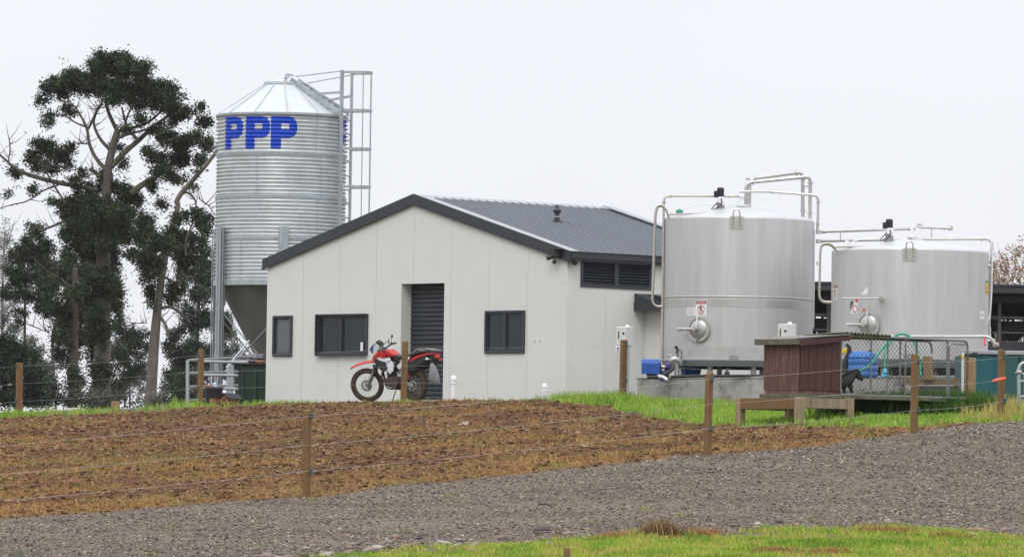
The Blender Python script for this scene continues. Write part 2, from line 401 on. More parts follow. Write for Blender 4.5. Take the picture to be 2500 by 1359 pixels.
def big_mesh(name, v, f, col=None, m=None, smooth=True):
    f = np.asarray(f); k = f.shape[1]
    me = bpy.data.meshes.new(name); me.vertices.add(len(v)); me.loops.add(f.size); me.polygons.add(len(f))
    me.vertices.foreach_set('co', np.asarray(v, np.float32).ravel())
    me.loops.foreach_set('vertex_index', f.ravel().astype(np.int32))
    me.polygons.foreach_set('loop_start', (np.arange(len(f))*k).astype(np.int32))
    me.update(calc_edges=True)
    if smooth: me.polygons.foreach_set('use_smooth', np.ones(len(f), bool))
    if col is not None:
        ca = me.color_attributes.new('Col', 'FLOAT_COLOR', 'POINT'); ca.data.foreach_set('color', np.asarray(col, np.float32).ravel())
    if m: me.materials.append(m)
    me.validate(); o = bpy.data.objects.new(name, me); COL.objects.link(o); return o
def ground_mat():
    m = bpy.data.materials.new('bare_earth_gravel_and_grass'); m.use_nodes = True; t = m.node_tree; n = t.nodes; l = t.links
    b = n['Principled BSDF']; b.inputs['Roughness'].default_value = .95; b.inputs['Specular IOR Level'].default_value = .15
    at = n.new('ShaderNodeAttribute'); at.attribute_name = 'Col'; sp = n.new('ShaderNodeSeparateColor'); l.new(at.outputs[0], sp.inputs[0])
    tc = n.new('ShaderNodeTexCoord')
    def noise(s, d=4, st=(1,1,1)):
        mp = n.new('ShaderNodeMapping'); mp.inputs['Scale'].default_value = st; l.new(tc.outputs['Object'], mp.inputs[0])
        q = n.new('ShaderNodeTexNoise'); q.inputs['Scale'].default_value = s; q.inputs['Detail'].default_value = d; l.new(mp.outputs[0], q.inputs[0]); return q.outputs[0]
    def ramp(src, stops):
        r = n.new('ShaderNodeValToRGB'); e = r.color_ramp.elements
        for i, (p, c) in enumerate(stops):
            q = e[i] if i < 2 else e.new(p)
            q.position = p; q.color = (*c, 1)
        l.new(src, r.inputs[0]); return r.outputs[0]
    def mix(fac, a, c):
        q = n.new('ShaderNodeMix'); q.data_type = 'RGBA'; l.new(fac, q.inputs[0]); l.new(a, q.inputs[6]); l.new(c, q.inputs[7]); return q.outputs[2]
    soil = ramp(noise(7, 6, (1,.4,1)), [(.3,(.058,.026,.012)),(.7,(.125,.060,.028))])
    strawc = ramp(noise(15, 5, (1,.4,1)), [(.3,(.13,.072,.03)),(.7,(.27,.155,.065))])
    grav = ramp(noise(60, 3), [(.35,(.075,.060,.048)),(.62,(.26,.22,.18))])
    gras = ramp(noise(5, 4), [(.3,(.05,.075,.016)),(.7,(.11,.13,.035))])
    gr2 = ramp(noise(.8, 5, (.5,1.6,1)), [(.35,(.62,.60,.58)),(.65,(.86,.85,.84))]); gm = n.new('ShaderNodeMix'); gm.data_type = 'RGBA'; gm.blend_type = 'MULTIPLY'; gm.inputs[0].default_value = 1; l.new(grav, gm.inputs[6]); l.new(gr2, gm.inputs[7]); grav = gm.outputs[2]
    c = mix(at.outputs['Alpha'], soil, strawc)
    c = mix(sp.outputs[1], c, gras); c = mix(sp.outputs[0], c, grav); c = mix(sp.outputs[2], c, grav)
    l.new(c, b.inputs['Base Color'])
    bu = n.new('ShaderNodeBump'); bu.inputs['Strength'].default_value = .5; bu.inputs['Distance'].default_value = .03
    l.new(noise(22, 5), bu.inputs['Height']); l.new(bu.outputs[0], b.inputs['Normal'])
    return m
GM = ground_mat()
def sub(name, fsel):
    f = quads[fsel]; u, inv = np.unique(f, return_inverse=True)
    o = big_mesh(name, verts[u], inv.reshape(f.shape), colr[u], GM); o['kind'] = 'structure'; return o
sub('ground', ~roadf); sub('gravel_road', roadf)
def gh(x, y): return float(full_h(np.array([x]), np.array([y]))[0])

# ------------------------------------------------------------------ scattered stuff
def scatter(n, x0, x1, y0, y1, wf):
    X = RNG.uniform(x0, x1, n); Y = RNG.uniform(y0, y1, n)
    ok = (np.abs(X) < Y*0.0925+.8) & (RNG.random(n) < wf(X, Y)); return X[ok], Y[ok]
OCT = np.array([(1,0,0),(0,1,0),(-1,0,0),(0,-1,0),(0,0,1),(0,0,-1),(.6,.6,.5),(-.6,.6,.5),(-.6,-.6,.5),(.6,-.6,.5)], float)
OF = np.array([(0,6,9),(0,1,6),(1,7,6),(1,2,7),(2,8,7),(2,3,8),(3,9,8),(3,0,9),(4,6,7),(4,7,8),(4,8,9),(4,9,6),(5,1,0),(5,2,1),(5,3,2),(5,0,3)])
def stones(name, X, Y, smin, smax, cols, flat=.6, power=2.2, sink=.25):
    n = len(X); Z = full_h(X, Y)
    s = smin+(smax-smin)*RNG.random(n)**power
    a = RNG.uniform(0, 6.28, n); sx = s*RNG.uniform(.7, 1.4, n); sy = s*RNG.uniform(.7, 1.2, n); sz = s*flat*RNG.uniform(.6, 1.2, n)
    v = OCT[None]*(1+RNG.uniform(-.28, .28, (n, 10, 1)))
    v = v*np.stack([sx, sy, sz], -1)[:, None]
    tl = RNG.uniform(-.5, .5, n); v = np.stack([v[..., 0], v[..., 1]*np.cos(tl)[:,None]-v[..., 2]*np.sin(tl)[:,None], v[..., 1]*np.sin(tl)[:,None]+v[..., 2]*np.cos(tl)[:,None]], -1)
    c, q = np.cos(a)[:,None], np.sin(a)[:,None]
    v = np.stack([v[...,0]*c-v[...,1]*q, v[...,0]*q+v[...,1]*c, v[...,2]], -1)+np.stack([X, Y, Z+sz*(1-2*sink)*.5], -1)[:, None]
    f = (OF[None]+np.arange(n)[:,None,None]*10).reshape(-1, 3)
    cols = np.array(cols); ci = cols[RNG.integers(0, len(cols), n)]*RNG.uniform(.7, 1.3, (n, 1))
    col = np.concatenate([np.repeat(ci, 10, 0), np.ones((n*10, 1))], 1)
    o = big_mesh(name, v.reshape(-1, 3), f, col, M['stone'], smooth=False); return o
def blades(name, X, Y, hmin, hmax, wid, cols, lean=.5, dry=None, lay=0.0, hf=None):
    n = len(X); Z = full_h(X, Y)
    h = RNG.uniform(hmin, hmax, n)
    if hf is not None: h = h*hf(X, Y)
    a = RNG.uniform(0, 6.28, n); la = RNG.uniform(0, 6.28, n); ln = RNG.uniform(.1, lean, n)+lay
    wx = np.cos(a)*wid*RNG.uniform(.6, 1.3, n); wy = np.sin(a)*wid*RNG.uniform(.6, 1.3, n)
    dx = np.cos(la)*np.sin(ln)*h; dy = np.sin(la)*np.sin(ln)*h; dz = np.cos(ln)*h
    p0 = np.stack([X-wx, Y-wy, Z-.01], -1); p1 = np.stack([X+wx, Y+wy, Z-.01], -1)
    m0 = np.stack([X-wx*.8+dx*.4, Y-wy*.8+dy*.4, Z+dz*.58], -1); m1 = np.stack([X+wx*.8+dx*.4, Y+wy*.8+dy*.4, Z+dz*.58], -1)
    tp = np.stack([X+dx*1.2, Y+dy*1.2, Z+dz*np.maximum(.75, 1-ln*.2)], -1)
    v = np.stack([p0, p1, m1, m0, tp], 1).reshape(-1, 3)
    k = np.arange(n)[:,None]*5
    f = np.concatenate([k+np.array([[0,1,2]]), k+np.array([[0,2,3]]), k+np.array([[3,2,4]])], 0)
    cols = np.array(cols); pn = vnoise(X, Y, .6, 77)+vnoise(X, Y, .2, 78)*.7
    t = np.clip((pn+.5), 0, .999)*len(cols)+RNG.uniform(-.9, .9, n); ci = cols[np.clip(t.astype(int), 0, len(cols)-1)]*RNG.uniform(.75, 1.25, (n, 1))
    col = np.concatenate([np.repeat(ci, 5, 0), np.ones((n*5, 1))], 1)
    return big_mesh(name, v, f, col, M['blade'], smooth=False)
def stuff(o, label, cat):
    o['kind'] = 'stuff'; o['label'] = label; o['category'] = cat; return o
GC = [(.14,.115,.092),(.185,.152,.125),(.23,.19,.16),(.06,.05,.04),(.34,.295,.25),(.155,.125,.10),(.22,.19,.165)]
X, Y = scatter(480000, -11, 12, 69, 104, lambda x, y: masks(x, y)[0]*np.clip(.85+vnoise(x*.45, y*1.4, .9, 71)*.7+vnoise(x, y, .3, 72)*.5, .3, 1))
stuff(stones('gravel', X, Y, .006, .024, GC, power=2.0), 'loose grey brown gravel covering the sloping road', 'gravel')
X, Y = scatter(9000, -8, 9, 69, 79, lambda x, y: np.exp(-((y-np.interp(x, *RL)-.3)/1.0)**2)*np.where(x < 1, 1, .12))
stuff(stones('rubble', X, Y,   .02, .10, [(.24,.20,.17),(.17,.14,.12),(.32,.28,.25),(.14,.12,.12),(.26,.17,.13)], flat=.4, power=2.5), 'larger flat stones and rubble along the near edge of the road', 'stones')
X, Y = scatter(110000, -12, 12, 79, 122, lambda x, y: np.clip(1-sum(masks(x, y)), 0, 1)*.7)
stuff(stones('soil_clods', X, Y, .010, .050, [(.12,.056,.026),(.085,.040,.018),(.16,.084,.042),(.20,.12,.065),(.060,.030,.015),(.25,.17,.105)], flat=.6), 'crumbly brown soil clods on the bare bank', 'soil')
def dryw(x, y):
    r, ne, g, ya = masks(x, y); return np.clip(1-r-ne-g-ya, 0, 1)*np.clip(straw_mask(x, y)**1.5*1.1+.03, 0, 1)
X, Y = scatter(520000, -12, 12, 79, 122, dryw)
stuff(blades('dry_grass', X, Y, .03, .10, .007, [(.31,.165,.062),(.39,.235,.09),(.24,.125,.045),(.45,.30,.12),(.29,.20,.07),(.24,.22,.06)], lean=1.3, lay=.1), 'patches of dead orange brown grass on the bare bank', 'dry grass')
def spr(x, y):
    r, ne, g, ya = masks(x, y); q = vnoise(x*.5, y*.5, 1.1, 91)+vnoise(x, y*.5, .4, 92)*.6+.28*np.exp(-((x+6.2)/2.6)**2)*np.exp(-((y-92)/6)**2)
    return np.clip(1-r-ne-g-ya, 0, 1)*np.clip((q-.20)*3, 0, 1)*.8
X, Y = scatter(90000, -12, 12, 79, 122, spr)
stuff(blades('grass_sprouts', X, Y, .03, .08, .006, [(.12,.15,.03),(.20,.19,.05),(.10,.16,.03)], lean=.7), 'thin green sprouts regrowing in patches across the brown bank', 'grass')
FG = [(.17,.28,.03),(.26,.39,.045),(.34,.45,.06),(.42,.43,.08),(.50,.38,.13),(.20,.33,.04)]
X, Y = scatter(230000, -9, 10, 66, 79, lambda x, y: masks(x, y)[1])
stuff(blades('verge_grass', X, Y, .03, .085, .006, FG, lean=.8), 'short bright green and straw grass on the verge in the foreground', 'grass')
X, Y = scatter(30000, -9, 10, 66, 79, lambda x, y: np.exp(-((y-np.interp(x, *RL))/.5)**2)*np.clip((vnoise(x, y, 1.1, 55)+.15)*3, 0, 1)*np.where(x < -3.2, .05, 1))
stuff(blades('straw_fringe', X, Y, .03, .10, .006, [(.33,.26,.08),(.40,.28,.11),(.26,.24,.06),(.22,.13,.06)], lean=1.0), 'yellowed grass fringe where the verge meets the gravel', 'dry grass')
# long grass across the back of the bank and round the kennel
BGc = [(.13,.24,.03),(.21,.36,.04),(.28,.44,.055),(.34,.47,.08),(.18,.32,.035),(.32,.34,.09)]
def gw(x, y):
    g = masks(x, y)[2]; thin = np.clip((vnoise(x, y*.5, .7, 61)+vnoise(x, y, .3, 62)*.8-.02)*3.5, .03, 1)
    px = x/y*F+1250
    return g*np.where(px > 1350, 1, thin)
def ghf(x, y):
    px = x/y*F+1250
    return np.interp(px, [0, 300, 430, 600, 900, 1300, 1400, 1500, 1700, 2200, 2500], [.8, .8, 1.0, .6, .38, .45, 1.0, 1.0, .55, .38, .55])*(1+vnoise(x, y, .5, 63)*.9)
X, Y = scatter(260000, -12, 12, 88, 126, gw)
stuff(blades('long_grass', X, Y, .08, .24, .007, BGc, lean=.6, hf=ghf), 'tall bright green grass along the crest in front of the buildings', 'grass')
X, Y = scatter(15000, 4, 9.5, 92, 112, lambda x, y: masks(x, y)[2]*np.exp(-((x/y*F+1250-2450)/70)**2)*sst(93, 97, y))
stuff(blades('straw_grass', X, Y, .10, .36, .007, [(.42,.33,.10),(.50,.38,.14),(.30,.30,.07)], lean=.9), 'yellow straw coloured grass below the teal panels', 'dry grass')
def tall(name, pts, n, h, cols, label, spread=.26, lean=.9, wid=.008):
    X = []; Y = []
    for (px, py, D) in pts:
        p = P(px, py, D); X += list(RNG.normal(p.x, spread, n)); Y += list(RNG.normal(D, spread, n))
    return stuff(blades(name, np.array(X), np.array(Y), h*.4, h, wid, cols, lean=lean), label, 'grass')
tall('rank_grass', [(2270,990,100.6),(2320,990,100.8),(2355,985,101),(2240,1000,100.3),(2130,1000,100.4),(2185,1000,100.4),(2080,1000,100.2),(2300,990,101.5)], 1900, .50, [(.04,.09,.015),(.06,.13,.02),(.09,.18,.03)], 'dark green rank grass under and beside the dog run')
tall('grass_tussock', [(1622,1330,75.6),(1610,1330,75.7)], 420, .26, [(.28,.20,.08),(.36,.27,.12),(.20,.12,.06)], 'brown tussock at the edge of the gravel road', spread=.10, lean=1.1, wid=.006)
tall('straw_clump', [(1880,1352,71.5),(1905,1352,71.4),(2010,1352,71.3),(2030,1352,71.4),(2320,1330,75.5),(1720,1322,75.9),(1500,1322,75.3),(2140,1318,76.3),(2190,1318,76.3)], 260, .13, [(.30,.15,.06),(.38,.22,.09),(.25,.12,.05)], 'low clumps of dead brown grass on the foreground verge', spread=.13, lean=1.2, wid=.006)
tall('road_weeds', [(1575,1220,79),(1590,1238,78.5),(1660,1250,78),(1440,1262,77.6),(760,1205,80.6),(1000,1262,77),(365,1335,74),(620,1320,75),(430,1285,77.5),(1980,1262,78),(1100,1190,80.8)], 26, .06, [(.20,.26,.05),(.30,.32,.08)], 'tiny green weeds dotted over the gravel road', spread=.05, lean=.9, wid=.005)

# ================================================================== dairy building
YAW = R(45.86); BW, BL = 9.284, 5.65; Z0 = 2.10
DX = Vector((math.cos(YAW), -math.sin(YAW), 0)); DY = Vector((math.sin(YAW), math.cos(YAW), 0))
BC = Vector((1.142, 127, Z0)); BO = BC-DX*BW
shed = thing('milking_building', 'white panelled gable building with charcoal trim and grey steel roof', 'building', BO, -YAW)
ZE, ZA = 5.13-Z0, 6.401-Z0
def gable(x): return ZE+(ZA-ZE)*(1-abs(x-BW/2)/(BW/2))
DOOR = (4.276, 5.60, -.5, 4.641-Z0)
WINS = [(1.672, 3.257, 3.139-Z0, 4.010-Z0), (6.877, 8.063, 3.146-Z0, 4.037-Z0), (.233, .850, 3.127-Z0, 4.010-Z0)]
T = .16
wl = MB()
def wall_cols(mb, xs, top, holes, y0, y1, bot, mk):
    for a, b in zip(xs[:-1], xs[1:]):
        mid = (a+b)/2
        hs = sorted([(h[2], h[3]) for h in holes if h[0]-1e-6 <= mid <= h[1]+1e-6])
        z = bot
        a2 = a+(.0035 if any(abs(a-s) < 1e-6 for s in SE) else 0); b2 = b-(.0035 if any(abs(b-s) < 1e-6 for s in SE) else 0)
        for h0, h1 in hs:
            if h0 > z: mk(mb, a2, b2, z, h0, None)
            z = h1
        mk(mb, a2, b2, z, None, top)
SE = [BW/8*i for i in range(1, 8)]
hol = [DOOR]+WINS
xs = sorted(set([0, BW]+SE+[h[0] for h in hol]+[h[1] for h in hol]))
xs.append(BW/2); xs = sorted(set(xs))
def mkf(mb, a, b, z0, z1, top):
    if top is None: mb.prism([(a, z0), (b, z0), (b, z1), (a, z1)], 0, T)
    else: mb.prism([(a, z0), (b, z0), (b, top(b)), (a, top(a))], 0, T)
wall_cols(wl, xs, gable, hol, 0, T, -.6, mkf)
for s in SE:                                   # joint backing a little behind the face
    if DOOR[0] < s < DOOR[1]: wl.box(s-.012, s+.012, .012, T-.03, DOOR[3]+.01, gable(s)-.02)
    else:
        seg = [(-.5, gable(s)-.02)]
        for h in WINS:
            if h[0] < s < h[1]: seg = [(-.5, h[2]-.01), (h[3]+.01, gable(s)-.02)]
        for q in seg: wl.box(s-.012, s+.012, .012, T-.03, q[0], q[1])
part('front_wall', wl, M['panel'], shed)
# right side wall with the louvre opening, then back and left walls
LV = (.384, 2.476, 4.517-Z0, 5.089-Z0)
w2 = MB()
SS = [BL/5*i for i in range(1, 5)]
ys = sorted(set([T+.002, BL]+SS+[LV[0], LV[1]]))
for a, b in zip(ys[:-1], ys[1:]):
    a2 = a+(.0035 if a in SS else 0); b2 = b-(.0035 if b in SS else 0)
    if LV[0]-1e-6 < (a+b)/2 < LV[1]:
        w2.box(BW-T, BW, a2, b2, -.6, LV[2]); w2.box(BW-T, BW, a2, b2, LV[3], ZE)
    else: w2.box(BW-T, BW, a2, b2, -.6, ZE)
for s in SS:
    if LV[0] < s < LV[1]: w2.box(BW-T+.03, BW-.012, s-.012, s+.012, -.5, LV[2]-.01)
    else: w2.box(BW-T+.03, BW-.012, s-.012, s+.012, -.5, ZE-.02)
part('side_wall', w2, M['panel'], shed)
w3 = MB(); w3.box(0, T, T+.002, BL-.002, -.6, ZE-.002)
w3.prism([(T+.002,-.6),(BW-T-.002,-.6),(BW-T-.002,ZE-.01),(BW/2,ZA-.06),(T+.002,ZE-.01)], BL-T, BL)
w3.box(DOOR[0]-.06, DOOR[0]-.002, T+.001, T+.32, -.5, DOOR[3])                 # reveal lining of the doorway
w3.box(DOOR[1]+.002, DOOR[1]+.06, T+.001, T+.32, -.5, DOOR[3]); w3.box(DOOR[0]-.06, DOOR[1]+.06, T+.001, T+.32, DOOR[3]+.002, DOOR[3]+.06)
part('back_walls', w3, M['panel'], shed)
fl = MB(); fl.box(T, BW-T, T, BL-T, -.6, .05); fl.box(DOOR[0]+.002, DOOR[1]-.002, -.10, T-.002, -.5, .075); part('floor_slab', fl, M['conc'], shed)
# roof: profiled sheets on both slopes
PT = math.atan((ZA-ZE)/(BW/2)); ct, st_ = math.cos(PT), math.sin(PT)
def roof_side(sgn):
    mb = MB(); vs = []; y0, y1 = .06, BL+.10; pitch = .25; k = int((y1-y0)/pitch)
    prof = []
    for i in range(k+1):
        y = y0+i*pitch
        for dy, dz in ((0,0),(.135,0),(.155,.040),(.205,.040),(.225,0)):
            if y+dy <= y1: prof.append((y+dy, dz))
    half = BW/2+.10
    def pt(s, y, dz):        # s = distance down the slope from the ridge
        return (BW/2+sgn*(s*ct+dz*st_), y, ZA+.09-s*st_+dz*ct)
    S = [.0, half/ct]
    for s in S:
        for y, dz in prof: vs.append(pt(s, y, dz))
    for s in S:
        for y, dz in prof: vs.append(pt(s, y, dz-.012))
    n = len(prof)
    fs = [(i, i+1, n+i+1, n+i) for i in range(n-1)]+[(2*n+i, 3*n+i, 3*n+i+1, 2*n+i+1) for i in range(n-1)]
    fs += [(n+i, n+i+1, 3*n+i+1, 3*n+i) for i in range(n-1)]
    mb.add(vs, fs)
    o = part('roof_slope', mb, M['roof'], shed)
    return o
rs = roof_side(1); roof_side(-1)
rc = MB()
zr = ZA+.125
rc.prism([(BW/2-.19, zr-.19*math.tan(PT)+.0), (BW/2, zr+.012), (BW/2+.19, zr-.19*math.tan(PT)), (BW/2+.19, zr-.19*math.tan(PT)-.03), (BW/2, zr-.02), (BW/2-.19, zr-.19*math.tan(PT)-.03)], -.02, BL+.12)
part('ridge_cap', rc, M['flash'], shed)
for sg in (1, -1):                                  # pale flashing strip on both gable edges, charcoal barge board below
    for yy, nm in ((-.03, 'front'), (BL-.20, 'rear')):
        b = MB()
        def q(s, up): return (BW/2+sg*s*ct, ZA+.13-s*st_+up)
        e = (BW/2+.10)/ct
        u_ = 0 if nm == 'front' else .045; b.prism([q(.2, u_), q(e, u_), q(e, .02+u_), q(.2, .02+u_)], yy, yy+.27); part('barge_flashing', b, M['flash'], shed)
for sg in (1, -1):
    b = MB(); e = (BW/2+.12)/ct
    for (yy0, yy1) in ((-.055, -.004), (BL+.004, BL+.055)):
        a = (BW/2, ZA+.145); c = (BW/2+sg*e*ct, ZA+.145-e*st_)
        if yy0 > 0: a = (a[0], a[1]-.03); c = (c[0], c[1]-.03)
        b.prism([a, c, (c[0], c[1]-.225), (a[0], a[1]-.225)], yy0, yy1)
        b.prism([(a[0], a[1]-.19), (c[0], c[1]-.19), (c[0], c[1]-.235), (a[0], a[1]-.235)], yy0-.018 if yy0 < 0 else yy0+.004, yy0-.002 if yy0 < 0 else yy1+.012)
    part('barge_board', b, M['dark'], shed)
g = MB()                                             # gutters
for sg in (1, -1):
    X0 = BW+.01 if sg > 0 else -.15
    g.box(X0, X0+.14, .0, BL+.06, ZE-.045, ZE+.10, .015); g.box(X0-.0, X0+.155, .0, BL+.06, ZE+.085, ZE+.115, .008)
    g.box(X0 if sg < 0 else X0-.002, X0+.12, -.02, BL+.06, ZE-.075, ZE-.05)
parts('gutter', g, M['dark'], shed)
# windows
def window(x0, x1, z0, z1, sill, bars, glassm, sticker=None):
    fr = MB(); d = .045; f = .055
    fr.box(x0, x1, -d, .06, z1-f, z1, .006); fr.box(x0, x1, -d, .06, z0, z0+f, .006)
    fr.box(x0, x0+f, -d, .06, z0+f, z1-f); fr.box(x1-f, x1, -d, .06, z0+f, z1-f)
    for b in bars: fr.box(b-.03, b+.03, -d+.012, .05, z0+f, z1-f)
    wn = part('window', fr, M['dark'], shed)
    xs_ = [x0+f]+[v for b in bars for v in (b-.03, b+.03)]+[x1-f]
    for a, b in zip(xs_[::2], xs_[1::2]):
        s = MB(); q = .028
        s.box(a+.001, b-.001, -.012, .04, z0+f+.001, z0+f+q); s.box(a+.001, b-.001, -.012, .04, z1-f-q, z1-f-.001); s.box(a+.001, a+q, -.012, .04, z0+f+q, z1-f-q); s.box(b-q, b-.001, -.012, .04, z0+f+q, z1-f-q)
        part('sash', s, M['dark'], wn)
        p = MB(); p.box(a+q, b-q, .012, .022, z0+f+q, z1-f-q); part('pane', p, glassm, wn)
    if sill:
        s = MB(); s.box(x0-.01, x1+.01, -d-.05, -d-.002, z0-.012, z0+.016); s.box(x0-.01, x1+.01, -d-.05, -d-.002, z1-.016, z1+.012)
        s.box(x0-.012, x0+.012, -d-.05, -d-.002, z0+.017, z1-.017); part('surround', s, M['dark'], wn)
    if sticker:
        s = MB(); s.box(*sticker); part('sticker', s, M['signw'], wn)
    return wn
a, b, c, d = WINS[0]
window(a, b, c, d, True, [a+.74], M['glass'], (b-.22, b-.14, -.02, -.014, c+.085, c+.27))
a, b, c, d = WINS[1]; window(a, b, c, d, False, [(a+b)/2], M['glass'])
a, b, c, d = WINS[2]; window(a, b, c, d, False, [], M['glass_blind'])
bk = MB()
for a, b, c, d in WINS: bk.box(a+.02, b-.02, .07, T-.01, c+.02, d-.02)
parts('reveal_backing', bk, M['black'], shed)
# roller door
rd = MB(); z = .08; prof = []
while z < DOOR[3]-.001:
    prof += [(0, z), (-.018, z+.012), (-.022, z+.05), (-.016, z+.075), (.004, z+.088)]; z += .098
vs = []; nP = len(prof)
for x in (DOOR[0]+.004, DOOR[1]-.004): vs += [(x, T+.14+y, min(zz, DOOR[3]-.002)) for y, zz in prof]
rd.add(vs, [(i, nP+i, nP+i+1, i+1) for i in range(nP-1)])
ro = part('roller_door', rd, M['dark'], shed)
tr = MB(); tr.box(DOOR[0]+.01, DOOR[1]-.01, T+.09, T+.16, .052, .082, .004); part('door_sill', tr, M['flash'], ro)
# louvre
lv = MB(); y0, y1, z0, z1 = LV; f = .07
lv.box(BW-.06, BW+.02, y0, y1, z1-f, z1); lv.box(BW-.06, BW+.02, y0, y1, z0, z0+f)
lv.box(BW-.06, BW+.02, y0, y0+f, z0+f, z1-f); lv.box(BW-.06, BW+.02, y1-f, y1, z0+f, z1-f); ym = (y0+y1)/2; lv.box(BW-.06, BW+.02, ym-.06, ym+.06, z0+f, z1-f)
lo = part('louvre_vent', lv, M['dark'], shed)
ld = MB()
for a, b in ((y0+f, ym-.06), (ym+.06, y1-f)):
    for i in range(7):
        zz = z0+f+.012+i*(z1-z0-2*f)/7
        ld.add([(BW+.006, a, zz), (BW+.006, b, zz), (BW-.05, b, zz+.05), (BW-.05, a, zz+.05), (BW+.006, a, zz+.008), (BW+.006, b, zz+.008), (BW-.05, b, zz+.058), (BW-.05, a, zz+.058)],
               [(0,1,2,3), (4,5,6,7), (0,1,5,4)])
part('louvre_blades', ld, M['dark'], lo)
lb = MB(); lb.box(BW-.10, BW-.075, y0, y1, z0, z1); part('louvre_backing', lb, M['black'], lo)
# lean-to on the side wall with its charcoal flashing
an = MB(); an.box(BW+.001, BW+1.15, 2.32, BL-.02, -.6, 4.10-Z0+.12, 0); part('side_annex', an, M['panel'], shed)
af = MB(); af.prism([(BW+.003, 4.44-Z0), (BW+.40, 4.30-Z0), (BW+1.30, 4.26-Z0), (BW+1.30, 4.08-Z0), (BW+.003, 4.08-Z0)], 1.98, 2.30)
af.prism([(BW+.003, 4.44-Z0), (BW+1.30, 4.26-Z0), (BW+1.30, 4.10-Z0), (BW+.003, 4.24-Z0)], 2.31, BL+.05)
af.box(BW+.003, BW+1.31, 1.962, 1.978, 4.07-Z0, 4.24-Z0)
part('annex_flashing', af, M['dark'], shed)
# vent cowl through the right-hand roof slope
def on_roof(px, py):
    # intersect the pixel ray with the right roof plane
    o = Vector((0,0,0)); r = P(px, py, 100).normalized()
    n = DX*st_+Vector((0,0,ct)); p0 = BO+DX*(BW/2)+Vector((0,0,ZA+.09+Z0-BO.z))
    t = n.dot(p0-o)/n.dot(r); return r*t
vp = on_roof(1360, 543); vi = INV[shed.name] @ vp
vm = MB(); x, y, z = vi
vm.lathe([(.13,-.03),(.12,.03),(.06,.06),(.055,.12)], 14, (x,y,z)); fl_ = part('roof_vent', vm, M['black'], shed, smooth=True, auto=40)
v2 = MB(); v2.lathe([(.052,.10),(.052,.20),(.085,.215),(.095,.26),(.06,.30),(.045,.32),(.045,.37),(.0001,.375)], 14, (x,y,z)); part('vent_pipe', v2, M['dark'], fl_, smooth=True, auto=40)
v3 = MB(); v3.box(x-.16, x+.16, y-.16, y+.16, z-.06, z-.01, M=Matrix.Identity(4)); part('vent_flashing', v3, M['flash'], fl_)
v3b = MB(); v3b.lathe([(.05,.10),(.056,.105),(.056,.135),(.05,.14)], 14, (x,y,z)); part('vent_clamp', v3b, M['flash'], fl_)
# security camera pair and flood lamp at the corner
def L3(px, py, off):     # point on the front wall plane pushed out by off, in building coordinates
    r = P(px, py, 100).normalized(); n = -DY; t = n.dot(BO)/n.dot(r); return INV[shed.name] @ (r*t) + Vector((0, -off, 0))
sc1 = MB(); c = L3(1362, 628, .10)
sc1.cyl((c.x+.10,c.y+.1,c.z+.02), (c.x+.10,c.y-.02,c.z+.02), .045, n=10); sc1.tube([(c.x+.08,c.y,c.z+.02),(c.x,c.y-.03,c.z-.0),(c.x-.02,c.y-.03,c.z-.03)], .014, 6)
sc1.cyl((c.x-.0,c.y-.0,c.z+.03), (c.x-.13,c.y-.10,c.z-.03), .042, .046, 10); sc1.ball((c.x+.03,c.y-.03,c.z-.10), .045, 8); sc1.cyl((c.x+.03,c.y-.03,c.z-.09),(c.x+.03,c.y-.02,c.z+.0),.014)
part('security_lights', sc1, M['black'], shed, smooth=True, auto=50)
sc2 = MB(); X1 = BW+.02
sc2.box(X1-.30, X1-.06, -.26, -.06, ZE+.135, ZE+.15); sc2.box(X1-.25, X1-.14, -.16, -.06, ZE-.02, ZE+.135, .01)
part('solar_bracket', sc2, M['black'], shed)
sc3 = MB(); sc3.cyl((BW+.01,.16,ZE-.09),(BW+.10,.10,ZE-.115),.02,n=8); part('camera_arm', sc3, M['panel'], shed)
sc4 = MB(); sc4.cyl((BW+.085,.11,ZE-.11),(BW+.19,.03,ZE-.13),.055,.06,12); part('side_camera', sc4, M['black'], shed, smooth=True, auto=40)
hs = MB()
for xx in (8.36, 8.52): hs.cyl((xx,-.008,3.39-Z0),(xx,.0,3.39-Z0),.012,n=8)
parts('bolt_holes', hs, M['black'], shed)

# ================================================================== silo
SD = 137.0; scx = P(685.5, 485, SD)
SR = 157.5/F*SD; zt = P(690, 286, SD).z; zb = P(690, 690, SD).z
sg0 = 2.0
silo = thing('grain_silo', 'tall galvanised feed silo with blue letters and cone roof on steel legs', 'silo', (scx.x, SD, sg0))
INVs = INV[silo.name]
cx0 = scx.x
ncor = 44; hc = (zt-zb)/ncor
def srad(z):      # corrugated radius at world height z
    t = (z-zb)/hc; seam = any(abs(t-s) < .75 for s in (0, 11, 22, 33.5, 44))
    return SR+(.0 if seam else .018*math.cos(2*math.pi*t))+.0
prof = []; NZ = ncor*10
for i in range(NZ+1):
    z = zb+(zt-zb)*i/NZ; prof.append((srad(z), z))
mb = MB(); mb.lathe(prof, 96, (cx0, SD, 0)); shell = part('silo_body', mb, M['silo'], silo, smooth=True, world=True)
